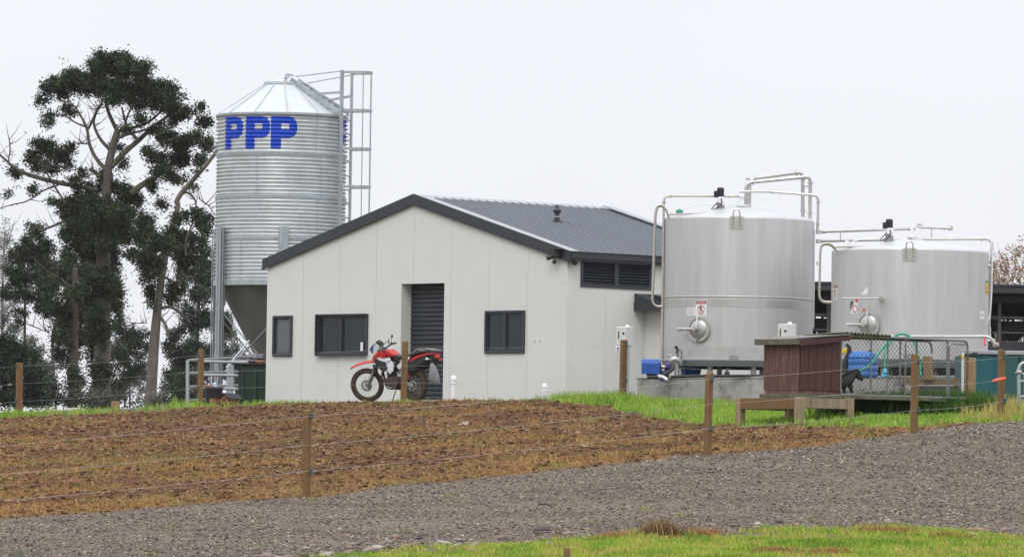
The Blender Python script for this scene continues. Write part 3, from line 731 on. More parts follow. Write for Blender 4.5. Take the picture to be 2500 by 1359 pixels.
# bolted seams
sm = MB()
for t in (11, 22, 33.5):
    z = zb+t*hc; sm.lathe([(SR+.004, z-.035), (SR+.024, z-.03), (SR+.026, z+.03), (SR+.004, z+.035)], 96, (cx0, SD, 0))
    for i in range(150):
        a = 2*math.pi*i/150; x, y = cx0+(SR+.022)*math.sin(a), SD-(SR+.022)*math.cos(a); sm.box(x-.013, x+.013, y-.013, y+.013, z+.012, z+.034)
vsn = sm
for k, (t0, t1, angs) in enumerate(((0,11,(-35,25,85)), (11,22,(37,-83,97)), (22,33.5,(-20,40,100,-80)), (33.5,44,(34,-26+120,-86)))):
    for a_ in angs:
        for j in range(int((t1-t0)*1)):
            z = zb+(t0+j+.5)*hc; a = R(a_)
            x, y = cx0+(srad(z)+.012)*math.sin(a), SD-(srad(z)+.012)*math.cos(a); vsn.box(x-.014, x+.014, y-.014, y+.014, z-.014, z+.014)
part('seam_band', sm, M['galv'], shell, world=True)
# cone roof in twelve folded sectors
ztop = P(690, 207, SD).z; rt = .385
cn = MB(); ns = 12
SOFF = 7
for i in range(ns):
    a0, a1 = R(i*30+SOFF), R(i*30+30+SOFF)
    k = 4
    vs = []
    for rr, z in ((SR+.035, zt-.01), (rt, ztop)):
        for j in range(k+1):
            a = a0+(a1-a0)*j/k; ch = rr*math.cos(R(15))/math.cos(((j/k)-.5)*R(30))
            ch = ch*.5+rr*.5
            vs.append((cx0+ch*math.sin(a), SD-ch*math.cos(a), z))
    cn.add(vs, [(j, j+1, k+2+j, k+1+j) for j in range(k)])
roofc = part('cone_roof', cn, M['silocone'], silo, world=True)
rb = MB()
for i in range(ns):
    a = R(i*30+SOFF); p0 = Vector((cx0+(SR+.035)*math.sin(a), SD-(SR+.035)*math.cos(a), zt)); p1 = Vector((cx0+rt*math.sin(a), SD-rt*math.cos(a), ztop+.01))
    rb.bar(p0, p1, .022, .022)
    for j in range(1, 16):
        p = p0.lerp(p1, j/16); rb.box(p.x-.013, p.x+.013, p.y-.010, p.y+.010, p.z+.006, p.z+.026)
part('roof_rib', rb, M['silocone'], roofc, world=True)
ev = MB(); ev.lathe([(SR-.02, zt-.05), (SR+.03, zt-.05), (SR+.045, zt-.02), (SR+.045, zt+.02), (SR-.02, zt+.03)], 96, (cx0, SD, 0)); part('eave_ring', ev, M['galv'], silo, world=True)
ht = MB(); ht.lathe([(rt-.03, ztop-.03), (rt+.03, ztop), (rt+.03, ztop+.05), (rt-.06, ztop+.055), (.0001, ztop+.14)], 32, (cx0, SD, 0))
part('hatch', ht, M['silocone'], silo, world=True, smooth=True, auto=30)
hh = MB(); hh.tube([(cx0+.05, SD-.3, ztop+.10), (cx0+.1, SD-.3, ztop+.22), (cx0+.26, SD-.3, ztop+.20)], .03, 6); hh.bar((cx0+.02, SD-.38, ztop+.0), (cx0+.2, SD-.36, ztop+.22), .05, .03)
part('hatch_handle', hh, M['galv'], silo, world=True)
# blue letters following the corrugation
def in_P(u, v):
    "u 0..1 across, v 0..1 from the top of a bold letter P"
    if not (0 <= u <= 1 and 0 <= v <= 1): return False
    if u < .40: return True
    if v > .67: return False
    if .22 < v < .40 and u < .66: return False
    du = (u-.55)/.45; dv = (v-.335)/.335
    if u > .55 and abs(du)**2.6+abs(dv)**2.6 > 1: return False
    if .22 < v < .40 and u < .70: return False
    return True
LT = P(690, 294, SD).z; LB = P(690, 373, SD).z
for a0 in (-58.0, -31.6, -7.6, 64.5, 91):
    lt = MB(); wdeg = 23.3; na = 56; nz_ = 72
    z_ = [LB+(LT-LB)*j/nz_ for j in range(nz_+1)]
    vs = []; vid = {}; fs = []
    for j in range(nz_):
        for i in range(na):
            if in_P((i+.5)/na, 1-(j+.5)/nz_):
                q = []
                for ii, jj in ((i,j),(i+1,j),(i+1,j+1),(i,j+1)):
                    if (ii,jj) not in vid:
                        a = R(a0+wdeg*ii/na); r = srad(z_[jj])+.004; vid[(ii,jj)] = len(vs); vs.append((cx0+r*math.sin(a), SD-r*math.cos(a), z_[jj]))
                    q.append(vid[(ii,jj)])
                fs.append(tuple(q))
    lt.add(vs, fs); part('letter', lt, M['blue'], silo, world=True)
hp = MB(); zhb = zb-1.86*1.25
hp.lathe([(SR-.03, zb-.02), (SR-.06, zb-.06), (.16, zhb), (.16, zhb-.15), (.0001, zhb-.15)], 48, (cx0, SD, 0))
part('hopper', hp, M['hopper'], silo, world=True, smooth=True, auto=40)
br = MB(); br.lathe([(SR-.1, zb-.10), (SR+.035, zb-.10), (SR+.035, zb+.01), (SR-.05, zb+.01)], 64, (cx0, SD, 0)); part('base_ring', br, M['galv'], silo, world=True)
LEGA = [-57, 5, 63, 123, -177, -108]
ztl = P(553, 558, SD).z
def legp(a, z, rr=SR+.09): return Vector((cx0+rr*math.sin(R(a)), SD-rr*math.cos(R(a)), z))
for a in LEGA:
    lg = MB(); p = legp(a, 0); u = Vector((math.sin(R(a)), -math.cos(R(a)), 0)); t_ = Vector((math.cos(R(a)), math.sin(R(a)), 0))
    for s in (-1, 1):                    # back-to-back folded channels
        q0 = p+t_*s*.045
        lg.bar((q0.x, q0.y, 1.6), (q0.x, q0.y, ztl), .012, .13, up=tuple(t_))
        q1 = p+t_*s*.062+u*.055; lg.bar((q1.x, q1.y, 1.6), (q1.x, q1.y, ztl), .05, .012, up=tuple(u))
        q1 = p+t_*s*.062-u*.055; lg.bar((q1.x, q1.y, 1.6), (q1.x, q1.y, ztl), .05, .012, up=tuple(u))
    q0 = p+u*.02; lg.bar((q0.x, q0.y, 1.6), (q0.x, q0.y, ztl), .012, .09, up=tuple(t_))
    part('leg', lg, M['galv'], silo, world=True)
za, zz = P(565, 762, SD).z, P(650, 905, SD).z
for i in range(6):
    a, b = LEGA[i], LEGA[(i+1) % 6]
    bz = MB(); bz.bar(legp(a, za, SR+.05), legp(b, zz-.25, SR+.05), .05, .012); part('brace', bz, M['galv'], silo, world=True)
    bz = MB(); bz.bar(legp(b, za, SR+.07), legp(a, zz-.25, SR+.07), .05, .012); part('brace', bz, M['galv'], silo, world=True)
# caged ladder
ltop = P(840, 178, SD).z; lbot = sg0+1.0; LR = 1.60; La = [57.3, 76.4]
ldm = MB(); rp = []
for k, a in enumerate(La):
    p = legp(a, 0, LR); rp.append(p); tt = ltop if k == 0 else P(863, 182, SD).z
    ldm.bar((p.x, p.y, lbot), (p.x, p.y, tt), .09, .045, up=(p-Vector((cx0, SD, 0))).normalized())
lad = part('ladder', ldm, M['galv'], silo, world=True)
rg = MB(); z = lbot+.2
while z < zt+.05:
    rg.cyl((rp[0].x, rp[0].y, z), (rp[1].x, rp[1].y, z), .017, n=6); z += .31
parts('rung', rg, M['galv'], lad, world=True)
sb = MB()
for py in (205+80, 345, 395, 497):
    z = P(850, py, SD).z
    for a in La: sb.bar(legp(a, z, SR), legp(a, z, LR), .04, .02)
parts('ladder_bracket', sb, M['galv'], lad, world=True)
um = legp(66.85, 0, 1)-Vector((cx0, SD, 0)); tm = Vector((math.cos(R(66.85)), math.sin(R(66.85)), 0)); lc = (rp[0]+rp[1])/2
cg = MB(); bars_ = []
for py in (184, 276, 369, 461):
    z = P(880, py, SD).z; pts = []
    for k in range(13):
        a = math.pi*k/12; o = lc-tm*math.cos(a)*.27*(1+.25*math.sin(a))+um*(math.sin(a)**.75)*.60; pts.append((o.x, o.y, z))
    for p0, p1 in zip(pts[:-1], pts[1:]): cg.bar(p0, p1, .012, .055)
for fa in (.28, .5, .72):
    a = math.pi*fa; o = lc-tm*math.cos(a)*.27*(1+.25*math.sin(a))+um*(math.sin(a)**.75)*.60
    cg.bar((o.x, o.y, lbot+1.6), (o.x, o.y, P(880, 184, SD).z), .035, .01, up=um)
part('ladder_cage', cg, M['galv'], silo, world=True)
# walkway and rails from ladder to hatch
wk = MB()
top = Vector((cx0+rt*math.sin(R(66)), SD-rt*math.cos(R(66)), ztop+.10))
for a in La:
    e0 = legp(a, zt+.08, SR+.1); e1 = Vector((cx0+rt*.9*math.sin(R(a*1.0+(14 if a>60 else -22)))+.0, SD-rt*.9*math.cos(R(a+(14 if a > 60 else -22))), ztop+.10)); wk.bar(e0, e1, .05, .09)
e0 = [legp(a, zt+.08, SR+.1) for a in La]; e1 = [Vector((cx0+rt*.9*math.sin(R(a+o_)), SD-rt*.9*math.cos(R(a+o_)), ztop+.10)) for a, o_ in ((57.3,-22),(76.4,14))]
for j in range(1, 8):
    f = j/8; wk.bar(e0[0].lerp(e1[0], f), e0[1].lerp(e1[1], f), .07, .02)
part('roof_ladder', wk, M['galv'], silo, world=True)
hr = MB()
hz = [P(840, 181, SD).z, P(840, 188, SD).z]
hr.tube([(rp[0].x, rp[0].y, ltop-.02), (cx0+.30, SD-.25, ztop+.17)], .016, 6); hr.tube([(rp[1].x-.0, rp[1].y, ltop-.07), (cx0+.55, SD+.1, ztop+.05)], .014, 6)
zz2 = P(840, 232, SD).z
f0 = e0[0].lerp(e1[0], .55); f1 = e0[1].lerp(e1[1], .40)
hr.bar((rp[0].x, rp[0].y, zz2), (f0.x, f0.y, f0.z+.0), .05, .05); hr.bar((rp[1].x, rp[1].y, zz2-.05), (f1.x, f1.y, f1.z+.0), .05, .05)
part('guard_rail', hr, M['galv'], silo, world=True)

# ================================================================== vats
def text_mb(s, size):
    cu = bpy.data.curves.new('t', 'FONT'); cu.body = s; cu.size = size; cu.align_x = 'CENTER'; cu.align_y = 'CENTER'; cu.resolution_u = 2
    o = bpy.data.objects.new('t', cu); me = bpy.data.meshes.new_from_object(o)
    vs = [tuple(v.co) for v in me.vertices]; fs = [tuple(p.vertices) for p in me.polygons]
    bpy.data.objects.remove(o); bpy.data.curves.remove(cu); bpy.data.meshes.remove(me)
    return vs, fs
class Wrap:
    "flat artwork (u right, v up) laid on a cylinder"
    def __init__(s, c, Rr): s.c, s.R = c, Rr
    def pt(s, th, u, z, off): a = th+u/s.R; r = s.R+off; return (s.c[0]+r*math.sin(a), s.c[1]-r*math.cos(a), z)
    def rect(s, mb, th, z, u0, u1, v0, v1, off):
        n = max(2, int((u1-u0)/.04)); vs = []
        for v in (v0, v1):
            for i in range(n+1): vs.append(s.pt(th, u0+(u1-u0)*i/n, z+v, off))
        mb.add(vs, [(i, i+1, n+2+i, n+1+i) for i in range(n)])
    def ring(s, mb, th, z, u, v, r0, r1, off, sy=1.0):
        n = 28; vs = []
        for r in (r0, r1):
            for i in range(n): a = 2*math.pi*i/n; vs.append(s.pt(th, u+r*math.cos(a), z+v+r*math.sin(a)*sy, off))
        mb.add(vs, [(i, (i+1)%n, n+(i+1)%n, n+i) for i in range(n)])
    def poly(s, mb, th, z, pts, off): mb.add([s.pt(th, u, z+v, off) for u, v in pts], [tuple(range(len(pts)))])
    def text(s, mb, th, z, u, v, txt, size, off):
        vs, fs = text_mb(txt, size); mb.add([s.pt(th, u+p[0], z+v+p[1], off) for p in vs], fs)
def danger(Wp, th, z, parent, w=.24, h=.31):
    b = MB(); Wp.rect(b, th, z, -w/2, w/2, -h/2, h/2, .004); o = part('danger_sign', b, M['signw'], parent, world=True)
    k = MB(); Wp.rect(k, th, z, -w/2+.012, w/2-.012, h*.27, h*.46, .006)
    part('sign_header', k, M['black'], o, world=True)
    k = MB(); Wp.rect(k, th, z, -w/2+.03, w/2-.03, h*.29, h*.44, .0075); Wp.ring(k, th, z, 0, -.02, .062, .075, .006, 1.1)
    Wp.poly(k, th, z, [(-.06,.03),(-.045,.045),(.05,-.07),(.04,-.08)], .0075); part('sign_red', k, M['sred'], o, world=True)
    k = MB(); Wp.text(k, th, z, 0, h*.365, 'DANGER', .045, .009); part('sign_word', k, M['signw'], o, world=True)
    k = MB(); Wp.ring(k, th, z, .0, .022, .0005, .018, .0068); Wp.poly(k, th, z, [(-.02,.0),(.02,.004),(.012,-.03),(.035,-.062),(.02,-.066),(.0,-.04),(-.022,-.07),(-.034,-.062),(-.012,-.03)], .0068)
    Wp.text(k, th, z, 0, -h*.36, 'CONFINED SPACE', .022, .006); Wp.text(k, th, z, 0, -h*.44, 'NO ENTRY', .022, .006)
    part('sign_pictogram', k, M['black'], o, world=True)
def manway(c, Rr, th, z, r, parent, swing):
    u = Vector((math.sin(th), -math.cos(th), 0)); q = Matrix.Translation(Vector((c[0], c[1], z))+u*Rr) @ u.to_track_quat('Z', 'Y').to_matrix().to_4x4()
    m = MB(); m.lathe([(r, -.06), (r, .03), (r+.02, .03), (r+.02, .055), (r-.03, .055), (r-.03, .03)], 36, M=q); mo = part('manway', m, M['pipe'], parent, world=True, smooth=True, auto=40)
    m = MB(); m.lathe([(r-.03, .035), (r-.06, .055), (r*.6, .075), (r*.3, .085), (.0001, .09)], 32, M=q); part('manway_lid', m, M['steelband'], mo, world=True, smooth=True)
    m = MB(); qi = q
    upv = q.inverted().to_3x3() @ Vector((0,0,1)); upv.z = 0; upv.normalize(); sd_ = Vector((-upv.y, upv.x, 0))
    wl_ = q.inverted().to_3x3() @ (Vector((math.cos(th), math.sin(th), 0))); wl_.z = 0; wl_.normalize()
    H = Vector((0,0,.12))
    m.bar(q @ (upv*(r+.01)+Vector((0,0,.06))), q @ (H+upv*0), .035, .035); m.bar(q @ H, q @ (-upv*(r+.02)+Vector((0,0,.08))), .035, .035)
    m.tube([q @ (H+wl_*.03), q @ (H-wl_*(r+.18)+Vector((0,0,.03)))], .022, 6); m.cyl(q @ Vector((0,0,.12)), q @ Vector((0,0,.22)), .04, n=10)
    m.bar(q @ (H-wl_*(r+.02)), q @ (H-wl_*(r+.16)-upv*.03), .02, .05)
    part('manway_clamp', m, M['pipe'], mo, world=True)
def vat(name, label, pcx, prad, D, ptop, pbot, papex, seams, z0):
    c = P(pcx, ptop, D); Rr = prad/F*D; ztp = P(pcx, ptop, D).z; zbt = P(pcx, pbot, D).z; zap = P(pcx, papex, D).z
    t = thing(name, label, 'milk tank', (c.x, D, z0))
    m = MB(); m.lathe([(Rr-.05, zbt), (Rr, zbt+.02), (Rr, ztp-.03), (Rr-.006, ztp)], 96, (c.x, D, 0)); part('vat_shell', m, M['steel'], t, world=True, smooth=True, auto=50)
    m = MB(); pr = [(Rr-.005, ztp), (Rr-.02, ztp+.03), (Rr-.06, ztp+.055)]
    hz_ = zap-ztp-.055
    for k in range(1, 9): f = k/8; pr.append(((Rr-.06)*(1-f)+.001, ztp+.055+hz_*(1-(1-f)**1.25)))
    m.lathe(pr, 96, (c.x, D, 0)); part('vat_dome', m, M['dome'], t, world=True, smooth=True, auto=60)
    m = MB()
    for s_, hh_, oo in seams: z = P(pcx, s_, D).z; m.lathe([(Rr+.0005, z-hh_), (Rr+oo, z-hh_*.6), (Rr+oo, z+hh_*.6), (Rr+.0005, z+hh_)], 96, (c.x, D, 0))
    part('weld_band', m, M['steelband'], t, world=True, smooth=True, auto=60)
    return t, (c.x, D), Rr, ztp, zbt, zap
def pix_on(c, Rr, px, py, D):
    "angle and height on the vat at a photo pixel"
    s = ((px-1250)*math.cos(ROLL)+(py-679.5)*math.sin(ROLL))/F*D
    th = math.asin(max(-1, min(1, (s-c[0])/Rr))); return th, P(px, py, D-Rr*math.cos(th)).z
def lug(c, Rr, th, ztp, parent):
    Wp = Wrap(c, Rr); m = MB(); Wp.rect(m, th, ztp, -.13, .13, -.22, .02, .008); lo_ = part('lifting_plate', m, M['pipe'], parent, world=True)
    m = MB(); pts = []
    for k in range(13):
        a = math.pi*k/12; pts.append(Wp.pt(th, -.062*math.cos(a), ztp+.08+.075*math.sin(a), .04))
    pts = [Wp.pt(th, -.075, ztp-.16, .03)]+pts+[Wp.pt(th, .075, ztp-.16, .03)]
    m.tube(pts, .014, 6); part('lifting_loop', m, M['rail'], lo_, world=True)
def agitator(px, py0, py1, D, parent):
    b = P(px, py0, D); t = P(px, py1, D); h = t.z-b.z; x, y, z = b
    m = MB(); m.box(x-.08, x+.08, y-.08, y+.08, z-.1, z+.04, .01); m.cyl((x, y, z), (x, y, z+h*.35), .05, n=12); m.box(x+.02, x+.10, y-.04, y+.04, z+.0, z+.09)
    ao = part('agitator', m, M['mute'], parent, world=True)
    m = MB(); m.box(x-.045, x+.095, y-.09, y+.07, z+h*.28, z+h*.58, .015); part('gearbox', m, M['white'], ao, world=True)
    m = MB(); m.lathe([(.0001,z+h*.56),(.07,z+h*.56),(.07,z+h*.93),(.062,z+h*.95),(.062,z+h),(.0001,z+h)], 14, (x+.02, y, 0)); m.cyl((x-.06, y-.05, z+h*.55), (x-.06, y-.05, z+h*.84), .05, n=10)
    part('motor', m, M['black'], ao, world=True, smooth=True, auto=40)
    m = MB(); m.tube([(x+.03,y-.1,z+h*.5),(x+.05,y-.14,z+h*.2),(x-.1,y-.12,z+.0),(x-.18,y-.1,z-.02),(x-.02,y-.08,z+.16)], .010, 5, smooth=1); part('cable', m, M['black'], ao, world=True)
vz = 2.0
D1 = 119.0
v1, c1, R1, zt1, zb1, za1 = vat('milk_vat', 'taller stainless milk tank with round manway and danger sign next to building', 1802.5, 185.5, D1, 540, 887, 502, ((730,.016,.008),), vz)
W1 = Wrap(c1, R1)
m = MB(); W1.rect(m, 0, 0, -math.pi*R1*.999, math.pi*R1*.999, P(1802,755,D1).z, P(1802,738,D1).z, .002); W1.rect(m, 0, 0, -math.pi*R1*.999, math.pi*R1*.999, P(1802,874,D1).z, P(1802,852,D1).z, .002)
part('sheet_band', m, M['steelband'], v1, world=True, smooth=True)
th, z = pix_on(c1, R1, 1683, 803, D1); manway(c1, R1, th+.13, z, .225, v1, -1)
th, z = pix_on(c1, R1, 1707, 752, D1); danger(W1, th, z, v1)
th, z = pix_on(c1, R1, 1683.5, 760, D1); m = MB(); W1.rect(m, th, z, -.10, .10, -.08, .08, .004); o = part('notice', m, M['signw'], v1, world=True)
m = MB(); W1.text(m, th, z, 0, .055, 'WARNING', .028, .006); part('notice_heading', m, M['sred'], o, world=True)
m = MB()
for k in range(4): W1.rect(m, th, z, -.07, .07, .02-k*.025, .026-k*.025, .006)
part('notice_lines', m, M['mute'], o, world=True)
th, z = pix_on(c1, R1, 1792, 540, D1); lug(c1, R1, th, zt1-.0, v1)
m = MB(); th, z = pix_on(c1, R1, 1785, 876, D1); W1.rect(m, th, z, -.09, .09, -.07, .07, .006); part('nameplate', m, M['mute'], v1, world=True)
agitator(1756, 512, 458, 118.6, v1)
def pipe(parent, pts, r, name='pipe', m_=None, n=8, smooth=0, elbows=True, flange=True):
    m = MB(); V = [P(*p) for p in pts]
    if elbows and len(V) > 2:
        Q = [V[0]]
        for i in range(1, len(V)-1):
            a, b, c = V[i-1], V[i], V[i+1]; k = min(.11, (a-b).length*.4, (c-b).length*.4)
            p0 = b+(a-b).normalized()*k; p1 = b+(c-b).normalized()*k
            for t in (0, .25, .5, .75, 1): Q.append(p0*(1-t)**2+b*2*t*(1-t)+p1*t*t)
        Q.append(V[-1])
    else: Q = V
    m.tube(Q, r, n, smooth=smooth)
    if flange:
        for i in range(len(V)-1):
            d = (V[i+1]-V[i])
            if d.length > .6:
                dn = d.normalized()
                for e, sgn in ((V[i], 1), (V[i+1], -1)):
                    p = e+dn*sgn*.13; m.cyl(p-dn*.012, p+dn*.012, r*1.55, n=n)
    return part(name, m, m_ or M['pipe'], parent, smooth=True, auto=50, world=parent is not None)
# breather line and side access ladder
dl = D1-.35
pipe(v1, [(1616,884,dl),(1621,478,dl),(1797,479,dl+.1),(1809,479,dl+.2)], .024, 'breather_line', M['rail'])
m = MB(); b = P(1810, 504, D1-.2); m.cyl(b, b+Vector((0,0,.04)), .11, n=16); m.cyl(b, b+Vector((0,0,.26)), .035, n=10); m.cyl(b+Vector((-.05,0,.20)), b+Vector((.05,0,.20)), .05, n=10)
part('vent_fitting', m, M['white'], v1, world=True, smooth=True, auto=40)
m = MB()
def ladrail(pts, D, parent, nm='access_ladder'):
    m = MB(); V = [P(px, py, D) for px, py in pts]; m.tube(V, .022, 8, smooth=3)
    V2 = [v+Vector((.02, .42, 0)) for v in V]; m.tube(V2, .022, 8, smooth=3)
    o = part(nm, m, M['rail'], parent, world=True, smooth=True)
    return V, V2
V, V2 = ladrail([(1634,534),(1626,508),(1610,498),(1600,510),(1598,560),(1594,690),(1591,735),(1600,747),(1617,748)], D1-.55, v1)
m = MB()
for k in range(8):
    py = 545+k*26; a = P(1598-(py-545)*.027, py, D1-.55); m.cyl(a, a+Vector((.02,.42,0)), .013, n=6)
parts('ladder_rung', m, M['rail'], v1, world=True)
pipe(v1, [(1631,523,D1-.75),(1772,519,D1-1.1),(1779,534,D1-1.35)], .017, 'hand_rail', M['rail'], flange=False)
m = MB(); b = P(1659, 517, D1-.3); m.ball(b, .06, 8, sc=(1.2,1,.9)); part('green_cap', m, M['hose'], v1, world=True, smooth=True)
m = MB(); m.tube([P(1668,511,D1-.3), P(1700,500,D1), P(1745,498,D1+.1)], .012, 6, smooth=2); m.tube([P(1765,500,D1),P(1800,501,D1),P(1830,500,D1),P(1870,508,D1-.4),P(1884,512,D1-.5)], .008, 5, smooth=2); part('dome_cable', m, M['white'], v1, world=True)
# the two big transfer lines over the dome and the line across to the smaller vat
pipe(v1, [(1829,506,119.6),(1830,437,119.6),(1960,420,119.9),(1960,530,119.9)], .036, 'transfer_pipe')
pipe(v1, [(1821,503,119.2),(1822,446,119.2),(1979,431,119.3),(1977,536,119.3)], .036, 'transfer_pipe')
pipe(v1, [(1805,468,119.0),(1868,467,119.0),(1998,477,118.9),(1996,564,118.9)], .026, 'transfer_pipe')
m = MB()
for p0, p1 in (((1822,437,119.5),(1830,437,119.6)),((1960,455,119.9),(1977,455,119.3))): m.bar(P(*p0), P(*p1), .03, .03)
parts('pipe_clamp', m, M['pipe'], v1, world=True)
m = MB()
for py in (462, 520): a = P(1997 if py > 480 else 1990, 585+(py-462), 119); m.box(a.x-.03, a.x+.0, a.y-.03, a.y+.03, a.z-.03, a.z+.03)
parts('pipe_bracket', m, M['pipe'], v1, world=True)
pipe(v1, [(1989,560,118.8),(1986,800,118.8)], .012, 'sight_tube', M['white'], flange=False)
# skid and legs
def skid(c, Rr, zb_, parent, zl, drop):
    m = MB(); m.lathe([(Rr-.04, zb_-drop), (Rr+.02, zb_-drop), (Rr+.03, zb_), (Rr+.03, zb_+.03), (Rr-.02, zb_+.03)], 72, (c[0], c[1], 0)); m.lathe([(.001, zb_-.02), (Rr-.03, zb_-.02)], 48, (c[0], c[1], 0))
    part('vat_base', m, M['barnsteel'], parent, world=True, smooth=True, auto=40)
    for k in range(10):
        a = R(k*36+12); x, y = c[0]+(Rr-.12)*math.sin(a), c[1]-(Rr-.12)*math.cos(a); l_ = MB(); l_.cyl((x, y, zl), (x, y, zb_-.02), .055, n=10); l_.cyl((x, y, zl), (x, y, zl+.02), .09, n=10)
        part('leg', l_, M['mute'], parent, world=True)
zs = P(1802, 921, 117).z
skid(c1, R1, zb1, v1, zs, .09)
m = MB(); a = P(1657, 858, 117.7)
m.tube([P(1651,862,117.8),P(1652,852,117.8),P(1656,856,117.8),P(1654,870,117.8),P(1660,884,117.8),P(1664,892,117.8)], .014, 6, smooth=2); m.tube([P(1651,851,117.8),P(1648,846,117.8),P(1652,845,117.8),P(1654,852,117.8)], .02, 6, smooth=1); m.tube([P(1655,852,117.8),P(1664,856,117.8),P(1665,868,117.8),P(1660,880,117.8)], .009, 6, smooth=2)
part('probe_cable', m, M['black'], v1, world=True)
m = MB(); m.cyl(P(1638,884,117.9), P(1655,878,117.9), .07, .055, 12); m.cyl(P(1651,880,117.9), P(1652,915,117.9), .05, n=10); m.cyl(P(1630,865,118), P(1645,873,117.9), .014, n=6)
part('outlet_valve', m, M['pipe'], v1, world=True, smooth=True, auto=40)

D2 = 117.0
v2_, c2, R2, zt2, zb2, za2 = vat('milk_vat', 'shorter wider stainless milk tank behind the dog run, worn stickers on it', 2222.5, 192, D2, 617, 885, 583, (), vz)
W2 = Wrap(c2, R2)
th, z = pix_on(c2, R2, 2098, 792, D2); manway(c2, R2, th+.10, z, .225, v2_, -1)
th, z = pix_on(c2, R2, 2209, 618, D2); lug(c2, R2, th, zt2, v2_)
agitator(2168, 587, 535, 116.6, v2_)
danger(W2, pix_on(c2, R2, 2037, 715, D2)[0], P(2037, 715, D2).z, v2_, .24, .31)
th, z = pix_on(c2, R2, 2103, 712, D2); m = MB(); W2.poly(m, th, z, [(-.10,-.05),(-.02,.02),(.04,.09),(.08,.05),(.07,-.03),(.02,-.06)], .004); part('torn_sticker', m, M['signw'], v2_, world=True)
th, z = pix_on(c2, R2, 2078, 748, D2); m = MB(); W2.poly(m, th, z, [(-.09,-.13),(.10,-.13),(.11,.14),(.05,.14),(-.02,-.03)], .004); o = part('peeling_sign', m, M['signw'], v2_, world=True)
m = MB(); W2.ring(m, th, z, .035, -.04, .05, .064, .006, 1.1); W2.rect(m, th, z, .045, .10, .08, .14, .006); part('sign_red', m, M['sred'], o, world=True)
m = MB(); W2.poly(m, th, z, [(-.10,-.05),(-.09,.10),(-.01,.11),(-.07,-.02)], .006); part('torn_patch', m, M['trough'], o, world=True)
th, z = pix_on(c2, R2, 2101, 756, D2); m = MB(); W2.rect(m, th, z, -.03, .03, -.03, .03, .004); part('red_tag', m, M['orange'], v2_, world=True)
th, z = pix_on(c2, R2, 2407, 701, D2); m = MB(); W2.rect(m, th, z, -.14, .14, -.13, .08, .004); o = part('warning_sign', m, M['yellow'], v2_, world=True)
m = MB(); W2.rect(m, th, z, -.14, .14, .08, .125, .004); part('sign_header', m, M['sgreen'], o, world=True)
m = MB(); W2.poly(m, th, z, [(-.09,-.04),(.09,-.04),(0,.06)], .006); W2.rect(m, th, z, -.1, .1, -.10, -.075, .006); part('sign_triangle', m, M['black'], o, world=True)
m = MB(); W2.poly(m, th, z, [(-.06,-.028),(.06,-.028),(0,.042)], .008); part('sign_triangle_inside', m, M['yellow'], o, world=True)
m = MB(); W2.poly(m, th, z, [(-.01,-.015),(.012,-.002),(.0,.0),(.014,.025),(-.012,.006),(.0,.002)], .009); part('sign_bolt', m, M['black'], o, world=True)
th, z = pix_on(c2, R2, 2391, 769, D2); m = MB(); W2.rect(m, th, z, -.11, .11, -.075, .075, .004); o = part('notice', m, M['signw'], v2_, world=True)
m = MB(); W2.rect(m, th, z, -.06, -.02, -.02, .035, .006); W2.rect(m, th, z, .02, .06, -.02, .035, .006); part('notice_marks', m, M['mute'], o, world=True)
m = MB(); th, z = pix_on(c2, R2, 2205, 872, D2); W2.rect(m, th, z, -.09, .09, -.07, .07, .006); part('nameplate', m, M['mute'], v2_, world=True)
pipe(v2_, [(2056,728,D2-1.5),(2150,728,D2-1.75)], .016, 'rail_bar', M['dome'], flange=False)
m = MB(); m.cyl(P(2150,728,D2-1.78), P(2150,728,D2-1.3), .04, n=12); part('rail_mount', m, M['pipe'], v2_, world=True)
d2 = D2-.55
ladrail([(2043,612),(2033,598),(2020,593),(2005,596),(2002,620),(2001,700),(2000,725),(2008,736),(2030,737)], d2, v2_)
pipe(v2_, [(2036,603,D2-.7),(2182,599,D2-1.2),(2190,612,D2-1.45)], .017, 'hand_rail', M['rail'], flange=False)
m = MB(); b = P(2227, 580, D2-.1); m.cyl(b, b+Vector((0,0,.03)), .11, n=14); m.tube([b, b+Vector((0,0,.19)), b+Vector((.05,0,.22))], .035, 8); part('vent_fitting', m, M['white'], v2_, world=True, smooth=True, auto=40)
m = MB(); b = P(2068, 597, D2); m.tube([b, P(2070,588,D2)], .05, 8); m.tube([P(2074,592,D2),P(2100,584,D2),P(2150,580,D2)], .011, 6, smooth=2); m.tube([P(2183,580,D2),P(2225,582,D2)], .007, 6); part('dome_cable', m, M['white'], v2_, world=True)
m = MB(); m.tube([P(2231,556,D2),P(2260,562,D2),P(2300,574,D2),P(2360,580,D2),P(2412,578,D2),P(2422,590,D2),P(2423,640,D2),P(2420,760,D2-.2),P(2410,790,D2-.3),P(2405,818,D2-.3)], .011, 6, smooth=2)
part('white_hose', m, M['white'], v2_, world=True)
m = MB()
b = P(2404, 649, D2-.3); m.cyl(b+Vector((-.12,0,0)), b+Vector((.12,0,0)), .025, n=8); m.cyl(b+Vector((-.12,0,0)), b+Vector((-.06,0,0)), .05, n=8); part('side_valve', m, M['mute'], v2_, world=True)
skid(c2, R2, zb2, v2_, zs-.05, .12)
